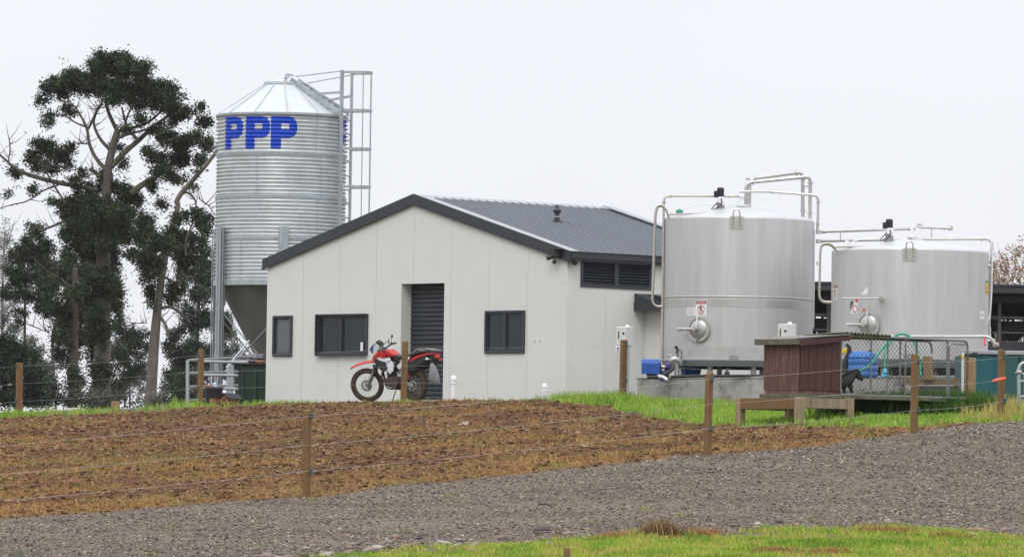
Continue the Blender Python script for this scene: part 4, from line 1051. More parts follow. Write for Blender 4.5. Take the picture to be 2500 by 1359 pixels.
# link pipes from tall vat to short vat
lk = thing('transfer_line', 'pair of thin steel pipes running above the shorter tank from the taller one', 'pipe', P(1996, 567, 118.9), 0)
pipe(lk, [(1996,566,118.9),(2234,558,118.2),(2236,554,118.2),(2322,557,118.0)], .026, 'pipe', elbows=False)
pipe(lk, [(1996,589,118.9),(2060,587,118.6),(2240,584,118.1),(2412,583,117.6),(2422,592,117.6),(2414,820,117.6)], .026, 'pipe')
m = MB()
for px, a, b in ((2052,565,587),(2274,558,583)): m.cyl(P(px,a,118.5), P(px,b,118.5), .012, n=6)
for px, py in ((1998,566),(1998,589),(2320,557),(2246,552)): m.cyl(P(px,py-5,118.3), P(px,py+5,118.3), .05, n=8)
parts('pipe_clamp', m, M['pipe'], lk, world=True)
lp = thing('suction_line', 'pale steel pipe running behind the dog run to red valves', 'pipe', P(2200, 821, 114), 0)
pipe(lp, [(2160,821,114.6),(2412,821,113.9),(2426,832,113.9),(2428,846,113.9)], .03, 'pipe')
m = MB(); m.tube([P(2425,838,113.9), P(2438,842,113.9)], .04, 8); part('valve', m, M['mute'], lp, world=True)
m = MB(); m.bar(P(2438,833,113.9), P(2438,846,113.9), .03, .03); m.bar(P(2404,826,113.9), P(2404,842,113.8), .03, .03); parts('valve_handle', m, M['sred'], lp, world=True)

# ================================================================== concrete plinth, pump and drums
pz = thing('concrete_plinth', 'low stained concrete plinth carrying both milk tanks', 'plinth', (0,0,0))
def slabpt(t, back=0, z=0.0): return Vector((2.43+.70*t+.714*back, 118.5-.714*t+.70*back, z))
zt_ = P(1700, 921.5, 117).z
m = MB(); ang = math.atan2(-.714, .70); Ms = Matrix.Translation((2.43, 118.5, 0)) @ Matrix.Rotation(ang, 4, 'Z')
m.box(0, 8.75, 0, 5.2, .9, zt_, .02, M=Ms); m.box(-.35, .02, .02, 3.0, .9, zt_-.03, .02, M=Ms) if False else None
part('slab', m, M['conc'], pz, world=True)
m = MB(); m.box(-.015, 8.77, -.012, .12, zt_-.012, zt_+.02, .006, M=Ms); part('slab_edge', m, M['conc'], pz, world=True)

pu = thing('pump', 'blue hooded electric pump with purple casing at the foot of the taller tank', 'pump', P(1590, 922, 117.6))
m = MB(); a = P(1566, 912, 117.6); b = P(1611, 876, 117.6); x0, x1, zlo, zhi = a.x, b.x, a.z, b.z
prof = [(-.16, zlo), (.16, zlo), (.16, zhi-.09), (.10, zhi-.015), (0, zhi), (-.10, zhi-.015), (-.16, zhi-.09)]
vs = [(x, 117.6+y, z) for x in (x0, x1) for y, z in prof]; n = len(prof)
m.add(vs, [tuple(range(n)), tuple(range(n, 2*n))[::-1]]+[(i, (i+1)%n, n+(i+1)%n, n+i) for i in range(n)]); part('motor_hood', m, M['bluepaint'], pu, world=True)
m = MB(); m.box(x1-.02, x1+.03, 117.46, 117.74, zlo-.0, zhi-.06, .02); m.box(x0+.1, x1-.05, 117.5, 117.7, zlo-.04, zlo-.005)
for px in (1586, 1602): p = P(px, 912, 117.6); m.cyl((p.x, 117.6, zt_), (p.x, 117.6, zlo), .014, n=6)
part('pump_mount', m, M['black'], pu, world=True)
m = MB(); m.cyl(P(1611,894,117.6), P(1616,894,117.6), .085, n=14); m.cyl(P(1616,895,117.6), P(1626,896,117.6), .04, n=10); part('coupling', m, M['pipe'], pu, world=True, smooth=True, auto=40)
m = MB(); m.cyl(P(1624,893,117.6), P(1640,892,117.6), .085, .075, 14); m.box(P(1625,0,117.6).x, P(1639,0,117.6).x, 117.53, 117.67, P(0,898,117.6).z-.06, P(0,880,117.6).z); part('pump_casing', m, M['purple'], pu, world=True, smooth=True, auto=40)
m = MB(); m.tube([P(1638,890,117.6), P(1640,879,117.5), P(1648,874,117.5), P(1657,880,117.5), P(1662,888,117.6)], .05, 10, smooth=2); m.tube([P(1630,866,117.6), P(1645,869,117.6)], .012, 6)
part('outlet_elbow', m, M['steelband'], pu, world=True, smooth=True)
m = MB(); m.tube([P(1642,894,117.3), P(1644,899,117.3), P(1634,908,117.2), P(1616,917,117.1)], .035, 8, smooth=2); m.tube([P(1580,920,117.0), P(1608,920,117.0)], .028, 8)
m.tube([P(1637,919,116.9), P(1718,917,116.8), P(1872,917,116.2)], .028, 8); part('suction_hose', m, M['black'], pu, world=True, smooth=True, auto=50)
m = MB(); m.tube([P(1608,919,117.0), P(1618,918,117.0), P(1628,926,116.6)], .028, 8, smooth=2); part('hose_bend', m, M['white'], pu, world=True, smooth=True)
tb = thing('drip_tub', 'round blue tub standing on the plinth under the taller tank', 'tub', P(1687, 921, 118.6))
m = MB(); c = P(1687, 921, 118.6); m.lathe([(.001, zt_+.01), (.17, zt_+.01), (.20, zt_+.22), (.215, zt_+.22), (.215, zt_+.235), (.19, zt_+.235), (.16, zt_+.03), (.001, zt_+.03)], 28, (c.x, c.y, 0))
part('tub_wall', m, M['bluepaint'], tb, world=True, smooth=True, auto=40)
m = MB(); c = P(1775, 911, 117.2); m.cyl(c+Vector((-.03,0,0)), c+Vector((.03,0,0)), .10, n=18); m.cyl(c+Vector((-.05,0,.0)), c+Vector((.05,0,0)), .03, n=8); m.box(c.x-.015, c.x+.015, 117.15, 117.25, zt_, c.z-.08)
vw = thing('valve_wheel', 'black valve wheel among the pipes under the taller tank', 'valve', c); part('wheel', m, M['black'], vw, world=True)
dr = thing('chemical_drum', 'light blue ribbed plastic drum on the plinth behind the dog run', 'drum', P(2109, 921, 112.6))
a = P(2071, 921, 112.6); b = P(2147, 857, 112.6); w_ = b.x-a.x; cx_ = (a.x+b.x)/2; h_ = b.z-a.z
m = MB(); rr = w_/2
pr = [(.001, a.z), (rr-.05, a.z), (rr-.01, a.z+.03)]
for k in range(1, 4): z = a.z+h_*k*.24; pr += [(rr-.004, z-.03), (rr-.016, z-.012), (rr-.016, z+.012), (rr-.004, z+.03)]
pr += [(rr-.005, b.z-.12), (rr-.03, b.z-.05), (rr-.09, b.z-.008), (rr-.14, b.z), (.001, b.z)]
m.lathe(pr, 36, (cx_, 112.9, 0)); part('drum_body', m, M['bluedrum'], dr, world=True, smooth=True, auto=50)
m = MB(); m.cyl((cx_+.12, 112.8, b.z-.005), (cx_+.12, 112.8, b.z+.02), .035, n=12); part('drum_cap', m, M['black'], dr, world=True)
bh = thing('black_hose', 'black bent hose standing left of the light blue drum', 'hose', P(2062, 921, 113))
m = MB(); m.tube([P(2062,921,113), P(2063,890,113), P(2070,868,113), P(2075,852,113), P(2071,843,113), P(2065,840,113)], [.06,.06,.05,.04,.03,.02], 8, smooth=2); part('hose_tube', m, M['black'], bh, world=True, smooth=True)
m = MB(); c = P(2061, 856, 112.9); m.box(c.x-.05, c.x+.05, 112.88, 112.92, c.z-.045, c.z+.04, .01); part('yellow_tag', m, M['yellow'], bh, world=True)

# ================================================================== electrical cabinets
def cabinet(label, px0, pxc, px1, pt, pb, D, foot, rzz, post=True, meter=True):
    c = P(pxc, pb, D); zt = P(pxc, pt, D).z; wf = (pxc-px0)/F*D/math.cos(rzz); ws = (px1-pxc)/F*D/math.sin(rzz)
    zf = foot
    t = thing('electrical_cabinet', label, 'cabinet', (c.x, D, zf), -rzz, 'grey electrical cabinets on steel posts')
    z0, z1 = c.z-zf, zt-zf
    m = MB(); m.box(-wf, 0, .012, ws, z0, z1, .008); part('cabinet_box', m, M['greycab'], t)
    m = MB(); m.box(-wf+.008, -.008, -.004, .010, z0+.008, z1-.008, .004); d = part('cabinet_door', m, M['greycab'], t)
    m = MB(); m.box(-wf*.78, -wf*.68, -.012, -.006, z1-.24, z1-.09, .004); part('slot', m, M['black'], d)
    m = MB(); m.cyl((-wf*.28, -.02, z1-.13), (-wf*.28, -.005, z1-.13), .02, n=8); m.box(-wf*.28, -wf*.16, -.02, -.010, z1-.14, z1-.12); part('latch', m, M['black'], d)
    m = MB(); m.lathe([(.001, z1+.045), (.035, z1+.03), (.05, z1)], 14, (-wf*.25, ws*.5, 0)); part('cable_gland', m, M['white'], t, smooth=True)
    if meter:
        m = MB(); m.box(-wf-.0, -wf*.5, -.012, .0, z0-.11, z0-.005, .004); part('meter_plate', m, M['white'], t); m = MB(); m.box(-wf*.85, -wf*.65, -.018, -.0125, z0-.085, z0-.03); part('meter_slot', m, M['mute'], t)
    m = MB(); m.box(-wf*.45, -wf*.45+.085, ws*.3, ws*.3+.085, -.3, z0-.002); part('cabinet_post', m, M['galv'], t)
cabinet('tall grey cabinet on a steel post against the building side wall', 1504, 1529, 1546, 797, 843, 121.5, 2.05, R(42))
cabinet('grey cabinet showing above the red brown kennel roof', 1899, 1925, 1945, 790, 835, 113.8, zt_, R(42), meter=False)

# ================================================================== dog kennel and run
KD = 98.0; KA = R(40)
kc = P(1954, 955, KD)
kz = kc.z
kn = thing('dog_kennel', 'red brown kennel with corrugated iron side on a timber platform', 'kennel', (kc.x, KD, gh(kc.x, KD)), KA)
kf = lambda z: z-kn.location.z
S_ = F/KD
KW, KDp = .655/math.cos(KA), .545/math.sin(KA)
zbot = kf(P(1954, 951, KD).z); ztL = kf(P(1954, 831, KD).z)
slope = .085
def rz_(x): return ztL+(x)*slope
m = MB(); m.prism([(.012, zbot), (KW, zbot), (KW, rz_(KW)), (.012, rz_(.012))], .0, .02)
for k in range(1, 5): x = KW*k/5; m.box(x-.004, x+.004, -.006, -.0005, zbot+.005, rz_(x)-.02)
m.box(-.012, .045, -.012, -.001, zbot, rz_(.02)); part('plank_wall', m, M['redbrown'], kn)
m = MB(); n = 17; vs = []; ny = n*6
for z in (zbot, ztL-.012):
    for i in range(ny+1): y = KDp*i/ny; vs.append((-.006-.015*math.cos(2*math.pi*n*i/ny), y, z))
m.add(vs, [(i, i+1, ny+2+i, ny+1+i) for i in range(ny)]); part('corrugated_wall', m, M['redbrown2'], kn)
m = MB(); m.box(.02, KW, KDp-.02, KDp, zbot, ztL); m.box(KW-.02, KW, .021, KDp-.02, zbot+.0, zbot+.2); m.box(KW-.02, KW, .021, KDp-.02, ztL-.12, ztL+.04); m.box(.02, KW-.02, .021, KDp-.021, zbot, zbot+.02); part('rear_wall', m, M['redbrown'], kn)
def corr_sheet(x0, x1, y0, y1, zf, along, pitch, amp, mt, par, nm):
    mb = MB(); vs = []
    if along == 'y':       # ribs run along y, profile seen across x
        n = int((x1-x0)/pitch*8); q = [(x0+(x1-x0)*i/n) for i in range(n+1)]
        for dz in (0, -.006):
            for y in (y0, y1):
                for x in q: vs.append((x, y, zf(x, y)+amp*math.sin(2*math.pi*x/pitch)+dz))
    else:
        n = int((y1-y0)/pitch*8); q = [(y0+(y1-y0)*i/n) for i in range(n+1)]
        for dz in (0, -.006):
            for x in (x0, x1):
                for y in q: vs.append((x, y, zf(x, y)+amp*math.sin(2*math.pi*y/pitch)+dz))
    k = n+1
    fs = [(i, i+1, k+i+1, k+i) for i in range(n)]+[(2*k+i, 3*k+i, 3*k+i+1, 2*k+i+1) for i in range(n)]+[(i, 2*k+i, 2*k+i+1, i+1) for i in range(n)]+[(k+i, k+i+1, 3*k+i+1, 3*k+i) for i in range(n)]
    mb.add(vs, fs); return part(nm, mb, mt, par)
kr = corr_sheet(-.11, KW+.12, -.09, KDp+.16, lambda x, y: rz_(x)+.035, 'x', .045, .010, M['irongrey'], kn, 'kennel_roof')
m = MB(); m.prism([(-.10, rz_(-.1)+.015), (KW+.13, rz_(KW+.13)+.02), (KW+.13, rz_(KW+.13)-.055), (-.10, rz_(-.1)-.08)], -.105, -.085)
part('barge_board', m, M['redbrown'], kn)
m = MB(); m.prism([(-.11, rz_(-.11)+.052), (KW+.135, rz_(KW+.135)+.052), (KW+.135, rz_(KW+.135)+.038), (-.11, rz_(-.11)+.038)], -.12, -.02); part('roof_flashing', m, M['irongrey'], kn)
m = MB(); m.box(-.105, -.03, -.08, KDp+.14, rz_(-.1)-.055, rz_(-.1)+.018); part('eave_board', m, M['mossy'], kn)
# platform
zd = zbot-.01
m = MB(); m.box(.0, KW, .02, KDp, zbot-.055, zbot-.003); part('bearer', m, M['redbrown2'], kn)
m = MB(); m.box(-.06, .16, -.06, KDp+.06, zbot-.125, zbot-.06, .006); m.box(.165, 3.2, -.02, KDp+.02, zbot-.12, zbot-.062, .006); part('deck', m, M['mossy'], kn)
zbm = kf(P(1920, 971, KD).z)
m = MB(); m.box(-.0, 1.05, -.10, -.05, zbot-.29, zbot-.127, .006); part('beam', m, M['woodp'], kn)
m = MB(); m.box(-.11, -.04, -.02, KDp+.55, zbot-.31, zbot-.13, .006); part('beam', m, M['wood'], kn)
m = MB(); m.box(-.11, 1.0, KDp+.50, KDp+.55, zbot-.31, zbot-.135, .006); part('beam', m, M['woodh'], kn)
for x, y in ((-.12, -.10), (.95, -.12), (-.12, KDp+.45), (.95, KDp+.45), (3.0, .05), (3.0, KDp)):
    g_ = kf(gh(*(Matrix.Translation(kn.location) @ Matrix.Rotation(KA, 4, 'Z') @ Vector((x, y, 0))).xy))
    m = MB(); m.box(x, x+.125, y, y+.11, g_-.2, zbot-.128 if y > .3 or x > 2 else zbot-.115, .008); part('platform_leg', m, M['woodp'], kn)
# run
CL = 2.20/math.cos(KA)+.0
x0c = KW+.02; x1c = x0c+2.83
zct = kf(P(2225, 825, 99.3).z); zcb = zbot-.055
def zr_(x): return zct
def rail(mb, a, b, r=.017): mb.tube([a, b], r, 6)
M['meshw'] = mat('old_mesh_wire', (.05,.052,.055), .6, var=.2)
M['galvold'] = mat('dull_galvanised', (.17,.185,.19), .55, metal=.4, var=.2, scale=9)
run = thing('dog_run', 'galvanised chain mesh dog run with rusty end post beside the red brown kennel', 'dog run', (kc.x, KD, kn.location.z), KA)
m = MB(); cr_ = .10
for y in (0, KDp):
    pts = [(x0c, y, zcb), (x0c, y, zct), (x1c-cr_, y, zct), (x1c-.03, y, zct-.03), (x1c, y, zct-cr_), (x1c, y, zct-.2)]
    m.tube(pts, .017, 8); m.tube([(x0c, y, zcb), (x1c, y, zcb)], .017, 8)
for x in (x0c, x1c-.35): m.tube([(x, 0, zct), (x, KDp, zct)], .015, 6)
m.tube([(x1c, 0, zcb), (x1c, KDp, zcb)], .015, 6)
fr_ = part('run_frame', m, M['galvold'], run, smooth=True, auto=50)
rust = mat('rusty_tube', (.13,.055,.04), .7, var=.4, scale=12)
m = MB(); m.tube([(x1c, 0, zct-.2), (x1c, 0, zcb)], .018, 8); part('end_post', m, rust, run, smooth=True, auto=50, label='rusty red brown end post')
for fx in (.235, .365, .505):
    m = MB(); m.cyl((x0c+2.83*fx, 0, zcb), (x0c+2.83*fx, 0, zct), .014, n=8); part('run_post', m, M['galvold'], run)
for fx in (.72, .85):
    m = MB(); m.cyl((x0c+2.83*fx, KDp*.9, zcb), (x0c+2.83*fx, KDp*.9, zct-.02), .018, n=8); part('run_post', m, M['galvold'], run)
m = MB(); m.tube([(x1c-.42, .0, zcb), (x1c-.42, .0, zct-.12), (x1c-.36, 0, zct-.06), (x1c-.06, 0, zct-.06)], .014, 6); m.tube([(x1c-.46, .0, zcb), (x1c-.46, .0, zct-.01)], .018, 6); part('gate_frame', m, M['galvold'], run)
def chain(mb, org, ux, uz, Lx, Lz, cell=.085, r=.0022):
    org = Vector(org); ux = Vector(ux); uz = Vector(uz)
    k = -Lz
    while k < Lx:
        for s in (1, -1):
            a0 = max(k, 0); b0 = min(k+Lz, Lx)
            if b0 > a0:
                za, zb_ = a0-k, b0-k
                if s < 0: za, zb_ = Lz-za, Lz-zb_
                mb.tube([org+ux*a0+uz*za, org+ux*b0+uz*zb_], r, 3, cap=False)
        k += cell
m = MB(); H_ = zct-zcb
chain(m, (x0c, 0, zcb), (1,0,0), (0,0,1), 2.83, H_); part('chain_mesh', m, M['meshw'], run)
m = MB(); chain(m, (x0c, KDp, zcb), (1,0,0), (0,0,1), 2.83, H_); part('chain_mesh', m, M['meshw'], run)
m = MB(); chain(m, (x1c, 0, zcb), (0,1,0), (0,0,1), KDp, H_); part('chain_mesh', m, M['meshw'], run)
m = MB(); chain(m, (x0c+1.0, 0, zct), (1,0,0), (0,1,0), 1.8, KDp); part('chain_mesh', m, M['meshw'], run)
corr_sheet(x0c+.02, x0c+1.07, -.06, KDp+.05, lambda x, y: zct+.055-(x-x0c)*.02-(y)*.03, 'y', .085, .013, M['mossy'], run, 'run_roof')
m = MB(); m.box(x0c+.02, x0c+1.05, -.03, -.005, zct-.02, zct+.035); part('roof_batten', m, M['mossy'], run)
m = MB(); m.box(x0c, x1c-.5, .03, KDp-.03, zcb-.05, zcb-.02); part('run_floor', m, M['black'], run)
# black dog inside the run, sitting with its head lowered to the right
dg = bpy.data.meshes.new('dog_body'); 
def kp(x, y, z): return Vector((x, y, z))
X0 = x0c+.24; zf0 = zcb-.015
J = [((X0-.10,.40,zf0+.17),.085),((X0+.05,.38,zf0+.22),.10),((X0+.20,.36,zf0+.27),.105),((X0+.30,.34,zf0+.33),.085),((X0+.37,.33,zf0+.37),.065),((X0+.43,.31,zf0+.35),.062),((X0+.49,.30,zf0+.29),.035),((X0+.515,.29,zf0+.255),.022),
     ((X0+.24,.28,zf0+.18),.045),((X0+.25,.27,zf0+.09),.026),((X0+.27,.27,zf0+.02),.024),((X0+.30,.26,zf0+.012),.02),
     ((X0+.24,.43,zf0+.18),.045),((X0+.25,.44,zf0+.09),.026),((X0+.27,.44,zf0+.02),.024),((X0+.30,.44,zf0+.012),.02),
     ((X0-.10,.30,zf0+.10),.06),((X0+.02,.28,zf0+.08),.035),((X0-.06,.28,zf0+.02),.024),((X0+.0,.28,zf0+.012),.02),
     ((X0-.10,.50,zf0+.10),.06),((X0+.02,.52,zf0+.08),.035),((X0-.06,.52,zf0+.02),.024),((X0+.0,.52,zf0+.012),.02),
     ((X0-.20,.40,zf0+.10),.025),((X0-.30,.42,zf0+.04),.014),
     ((X0+.40,.27,zf0+.42),.018),((X0+.37,.25,zf0+.38),.010),((X0+.40,.38,zf0+.42),.018),((X0+.37,.40,zf0+.38),.010)]
ED = [(0,1),(1,2),(2,3),(3,4),(4,5),(5,6),(6,7),(2,8),(8,9),(9,10),(10,11),(2,12),(12,13),(13,14),(14,15),(0,16),(16,17),(17,18),(18,19),(0,20),(20,21),(21,22),(22,23),(0,24),(24,25),(5,26),(26,27),(5,28),(28,29)]
dg.from_pydata([j[0] for j in J], ED, []); do = bpy.data.objects.new('dog_body', dg); COL.objects.link(do)
sk = do.modifiers.new('s', 'SKIN'); sk.use_smooth_shade = True
for i, v in enumerate(dg.skin_vertices[0].data): v.radius = (J[i][1]*1.12, J[i][1]*1.12); v.use_root = (i == 0)
do.modifiers.new('u', 'SUBSURF').levels = 2; do.modifiers['u'].render_levels = 2
dt = thing('dog', 'black dog with its head lowered inside the mesh run next to the kennel', 'dog', (kc.x, KD, kn.location.z), KA)
do.parent = dt; dg.materials.append(M['dog']); do.name = 'body'

# timber, trough and strainer behind / at the end of the run
def post(name, label, cat, px, pt, D, w, h, mt, rzz=.6, group=None, ins=(), taper=1.0, ground=None, dpt=None, cap=None):
    tp = P(px, pt, D); g_ = gh(tp.x, D) if ground is None else ground
    t = thing(name, label, cat, (tp.x, D, g_), rzz, group)
    m = MB(); hh_ = tp.z-g_; dpt = dpt or w
    m.box(-w/2, w/2, -dpt/2, dpt/2, -.25, hh_, .012); 
    v = [list(q) for q in m.v]
    for q in v:
        q[0] += (q[2]/max(hh_, .1))*.012*math.sin(px); q[1] += (q[2]/max(hh_, .1))*.012*math.cos(px)
        if q[2] > hh_*.8: q[2] += .012*math.sin(px*3+q[0]*40)
    m.v = [tuple(q) for q in v]
    part('post_timber', m, mt, t)
    for zi, side in ins:
        m = MB(); c = Vector((side*(w*.40), -dpt/2-.02, zi-g_))
        c = Matrix.Rotation(-rzz, 3, 'Z') @ Vector((side*w*.62, -w*.62, 0)); c.z = zi-g_
        m.lathe([(.001, c.z-.04), (.018, c.z-.035), (.022, c.z-.01), (.012, c.z), (.022, c.z+.01), (.016, c.z+.035), (.001, c.z+.04)], 10, (c.x, c.y, 0))
        m.cyl((c.x, c.y, c.z), (c.x*.2, c.y*.2, c.z), .008, n=6)
        part('insulator', m, M['insul'], t, smooth=True, auto=60)
    return t
post('timber_offcut', 'short square timber block standing behind the chain mesh', 'timber', 2266, 870, 103.5, .17, .5, M['woodl'], 0, ground=P(2266,928,103.5).z+.25, dpt=.06)
bm_ = thing('timber_rail', 'horizontal timber rail behind the chain mesh', 'rail', P(2202, 930, 103.6), .0)
m = MB(); a = P(2202, 930, 103.6); b = P(2342, 932, 103.6); m.bar(a, b, .05, .105); part('rail_timber', m, M['woodh'], bm_, world=True)
m = MB(); 
for px in (2206, 2334): p = P(px, 935, 103.6); m.box(p.x-.04, p.x+.04, 103.64, 103.70, gh(p.x, 103.7)-.1, p.z+.02)
parts('rail_leg', m, M['wood'], bm_, world=True)
tr_ = thing('water_trough', 'dark grey trough half hidden by rank grass under the timber rail', 'trough', P(2292, 975, 104.4))
a = P(2245, 940, 104.4); b = P(2342, 985, 104.4); m = MB(); cx_ = (a.x+b.x)/2; rr = (b.x-a.x)/2
m.lathe([(.001, b.z-.1), (rr*.85, b.z-.1), (rr, a.z-.02), (rr+.02, a.z-.02), (rr+.02, a.z), (rr-.04, a.z), (rr*.8, b.z)], 32, (cx_, 105.0, 0)); part('trough_wall', m, M['trough'], tr_, world=True, smooth=True, auto=40)
post('strainer_post', 'thick pale strainer post between the dog run and the teal panels', 'post', 2369, 872, 102.6, .185, 1, M['woodl'], 0)
wp = thing('marker_post', 'narrow white marker post with a yellow patch left of the thick strainer post', 'post', P(2351, 968, 103.2))
m = MB(); a = P(2351, 860, 103.2); g_ = gh(a.x, 103.2); m.box(a.x-.022, a.x+.022, 103.18, 103.22, g_-.1, a.z, .004); o = part('post_strip', m, M['white'], wp, world=True)
m = MB(); b = P(2350, 871, 103.15); m.box(b.x-.02, b.x+.02, 103.165, 103.178, b.z-.03, b.z+.03); part('yellow_patch', m, M['yellow'], wp, world=True)
# hoses over the pipe
h1 = thing('green_hose', 'long green hose looped over the pale pipe and trailing left behind the mesh', 'hose', P(2200, 820, 113.5))
m = MB(); m.tube([P(2056,916,112.1),P(2070,914,112),P(2090,909,112),P(2110,901,112),P(2128,888,112.1),P(2141,868,112.4),P(2155,850,112.8),P(2172,832,113.5),P(2184,820,113.9),P(2196,815,114.1),P(2212,816,114.1),P(2224,822,113.8),P(2232,836,113.5),P(2240,856,113.2),P(2245,878,113),P(2248,918,112.9)], .024, 8, smooth=2)
part('hose_tube', m, M['hose'], h1, world=True, smooth=True)
h2 = thing('green_hose', 'short green hose hanging down to a bright cyan connector', 'hose', P(2160, 905, 112.4))
m = MB(); m.tube([P(2180,828,113.6),P(2172,838,113.2),P(2163,850,112.8),P(2158,868,112.5),P(2160,890,112.4),P(2160,906,112.4)], .024, 8, smooth=2); part('hose_tube', m, M['hose'], h2, world=True, smooth=True)
m = MB(); m.cyl(P(2160,903,112.4), P(2162,914,112.3), .04, .05, 10); m.cyl(P(2153,918,112.3), P(2170,917,112.3), .03, n=10); m.cyl(P(2155,921,112.2), P(2158,914,112.3), .025, n=8); part('hose_connector', m, M['cyan'], h2, world=True, smooth=True, auto=40)

# teal panels
tl = thing('teal_container', 'teal sheeted container with white top rail at the right edge', 'container', P(2430, 990, 107.5))
def bx(mb, pxa, pya, pxb, pyb, D, d0, d1, bev=0):
    a = P(pxa, pyb, D); b = P(pxb, pya, D); mb.box(a.x, b.x, D+d0, D+d1, a.z, b.z, bev)
m = MB(); bx(m, 2352, 866, 2425, 986, 107.5, 0, .04); part('teal_panel', m, M['teal'], tl, world=True)
m = MB(); bx(m, 2428, 866, 2486, 986, 107.5, 0, .04); part('teal_panel', m, M['teal2'], tl, world=True, label='darker teal panel')
m = MB(); bx(m, 2490, 866, 2600, 986, 107.5, 0, .04); part('teal_panel', m, M['teal2'], tl, world=True)
m = MB(); bx(m, 2425.3, 867, 2427.6, 985, 107.5, -.01, .03); part('cyan_strip', m, M['cyan'], tl, world=True)
m = MB(); bx(m, 2345, 858, 2602, 864, 107.5, -.05, .06, .01); part('top_rail', m, M['flash'], tl, world=True)
m = MB(); bx(m, 2345, 986.5, 2602, 992, 107.5, -.03, .10, .01); part('bottom_rail', m, M['irongrey'], tl, world=True)
m = MB(); bx(m, 2352, 867, 2600, 998, 107.5, .06, 2.2); part('container_body', m, M['teal2'], tl, world=True)
m = MB(); bx(m, 2373, 860, 2386, 871, 107.4, -.10, -.06, .01); part('control_box', m, M['black'], tl, world=True)
m = MB(); bx(m, 2345, 994, 2600, 1006, 107.5, .02, .3); part('skid_foot', m, M['black'], tl, world=True)
gt = thing('pipe_gate', 'galvanised tube gate frame with rounded corner at the far right edge', 'gate', P(2489, 1008, 103))
a = P(2487, 1008, 103)
m = MB(); m.tube([P(2488,1010,103),P(2487,912,103),P(2488,896,103),P(2495,886,103),P(2506,885,103),P(2640,889,103)], .03, 8, smooth=2); m.tube([P(2502,912,103.1),P(2503,1000,103.1)], .02, 8)
for py in (912, 930, 967, 998): m.tube([P(2489,py,103.02),P(2640,py+3,103.02)], .018, 8)
part('gate_tube', m, M['galv'], gt, world=True, smooth=True, auto=50)
m = MB(); m.cyl(P(2482,908,103), P(2494,908,103), .045, n=10); m.cyl(P(2478,909,103), P(2484,909,103), .012, n=6); part('gate_hinge', m, M['mute'], gt, world=True)

# ================================================================== fence posts and wires
G1 = 'square timber posts of the near fence along the gravel road'
nearp = [(752,1000,81,.115,[(1015,1),(1150,1)],'near fence post set low against the brown bank, left of centre'),
         (1730,909,85,.115,[(925,1),(1045,1)],'near fence post in front of the long concrete plinth'),
         (2233.5,865,90,.125,[(883,1),(1000,1)],'near fence post standing in front of the mesh dog run'),
         (2445,853,97,.125,[(871,1),(978,1)],'near fence post in front of the teal container with an orange insulator')]
for px, pt, D, w_, ins, lab in nearp:
    post('fence_post', lab, 'fence post', px, pt, D, w_*.78, 1, M['wood'], .62 if px < 2000 else .25, G1, [(P(px, q, D).z, s) for q, s in ins])
oi = thing('wire_insulator', 'bright orange insulator strapped round the right-hand near post', 'insulator', P(2440, 927, 96.8))
m = MB(); m.tube([P(2422,930,96.8),P(2430,928,96.8),P(2446,925,96.8),P(2456,923,96.8)], [.012,.028,.032,.02], 8, smooth=1); part('strap', m, M['orange'], oi, world=True)
G2 = 'square timber posts of the far fence along the crest'
farp = [(49,885,133,.155,[(893,-1),(979,-1)],'far fence post at the left in front of the dark pine trees'),
        (491,853,126,.125,[(867,-1),(946,-1)],'far fence post beside the black bucket and pipe rails'),
        (988,833,122,.15,[],'far fence post standing in front of the red motorbike'),
        (1522,829,120,.14,[(839,1),(929,1)],'far fence post in front of the grey cabinet by the side wall')]
for px, pt, D, w_, ins, lab in farp:
    post('fence_post', lab, 'fence post', px, pt, D, w_*.80, 1, M['wood'], .1 if px == 988 else .5, G2, [(P(px, q, D).z, s) for q, s in ins])
G3 = 'old mossy post tops in the foreground grass'
for px, pt, D, w_, lab in ((43,1341,68,.12,'dark mossy post top at the bottom left corner'), (1384,1337,68,.075,'thin grey post top in the foreground grass near the bottom centre')):
    p = P(px, pt, D); g_ = gh(p.x, D); t = thing('old_post', lab, 'post', (p.x, D, g_), 0, G3)
    m = MB(); m.lathe([(w_/2, -.2), (w_/2*.98, p.z-g_-.02), (w_/2*.8, p.z-g_), (.001, p.z-g_+.005)], 12); part('post_round', m, M['mossy'] if px < 100 else M['wood'], t, smooth=True, auto=40)
def wire(label, pts, grp, r=.0019):
    V = [P(*p) for p in pts]; Q = []
    for a, b in zip(V[:-1], V[1:]):
        for k in range(12):
            f = k/12; q = a.lerp(b, f); q.z -= .03*4*f*(1-f); Q.append(q)
    Q.append(V[-1]); t = thing('fence_wire', label, 'wire', V[0], 0, grp); m = MB(); m.tube(Q, r, 5); part('wire_strand', m, M['wire'], t, world=True)
GW = 'wires of the near fence'
wire('topmost wire of the near fence', [(-330,1112,78),(752,1016,80.9),(1736,925,84.9),(2240,882,89.9),(2450,872,96.9),(2800,840,105)], GW)
wire('middle wire of the near fence', [(-330,1182,78),(752,1086,80.9),(1736,986,84.9),(2240,940,89.9),(2450,926,96.9)], GW)
wire('lowest wire of the near fence', [(-330,1247,78),(752,1149,80.9),(1736,1045,84.9),(2240,1000,89.9),(2450,978,96.9),(2800,955,105)], GW)
GV = 'wires of the far fence'
wire('topmost wire of the far fence crossing the building', [(-330,915,136),(49,893,132.9),(491,867,125.9),(988,850,121.9),(1524,839,119.9)], GV, .0017)
wire('middle wire of the far fence', [(-330,958,136),(49,936,132.9),(491,905,125.9),(988,892,121.9),(1524,886,119.9)], GV, .0017)
wire('lowest wire of the far fence', [(-330,1000,136),(49,979,132.9),(491,946,125.9),(988,933,121.9),(1524,929,119.9)], GV, .0017)
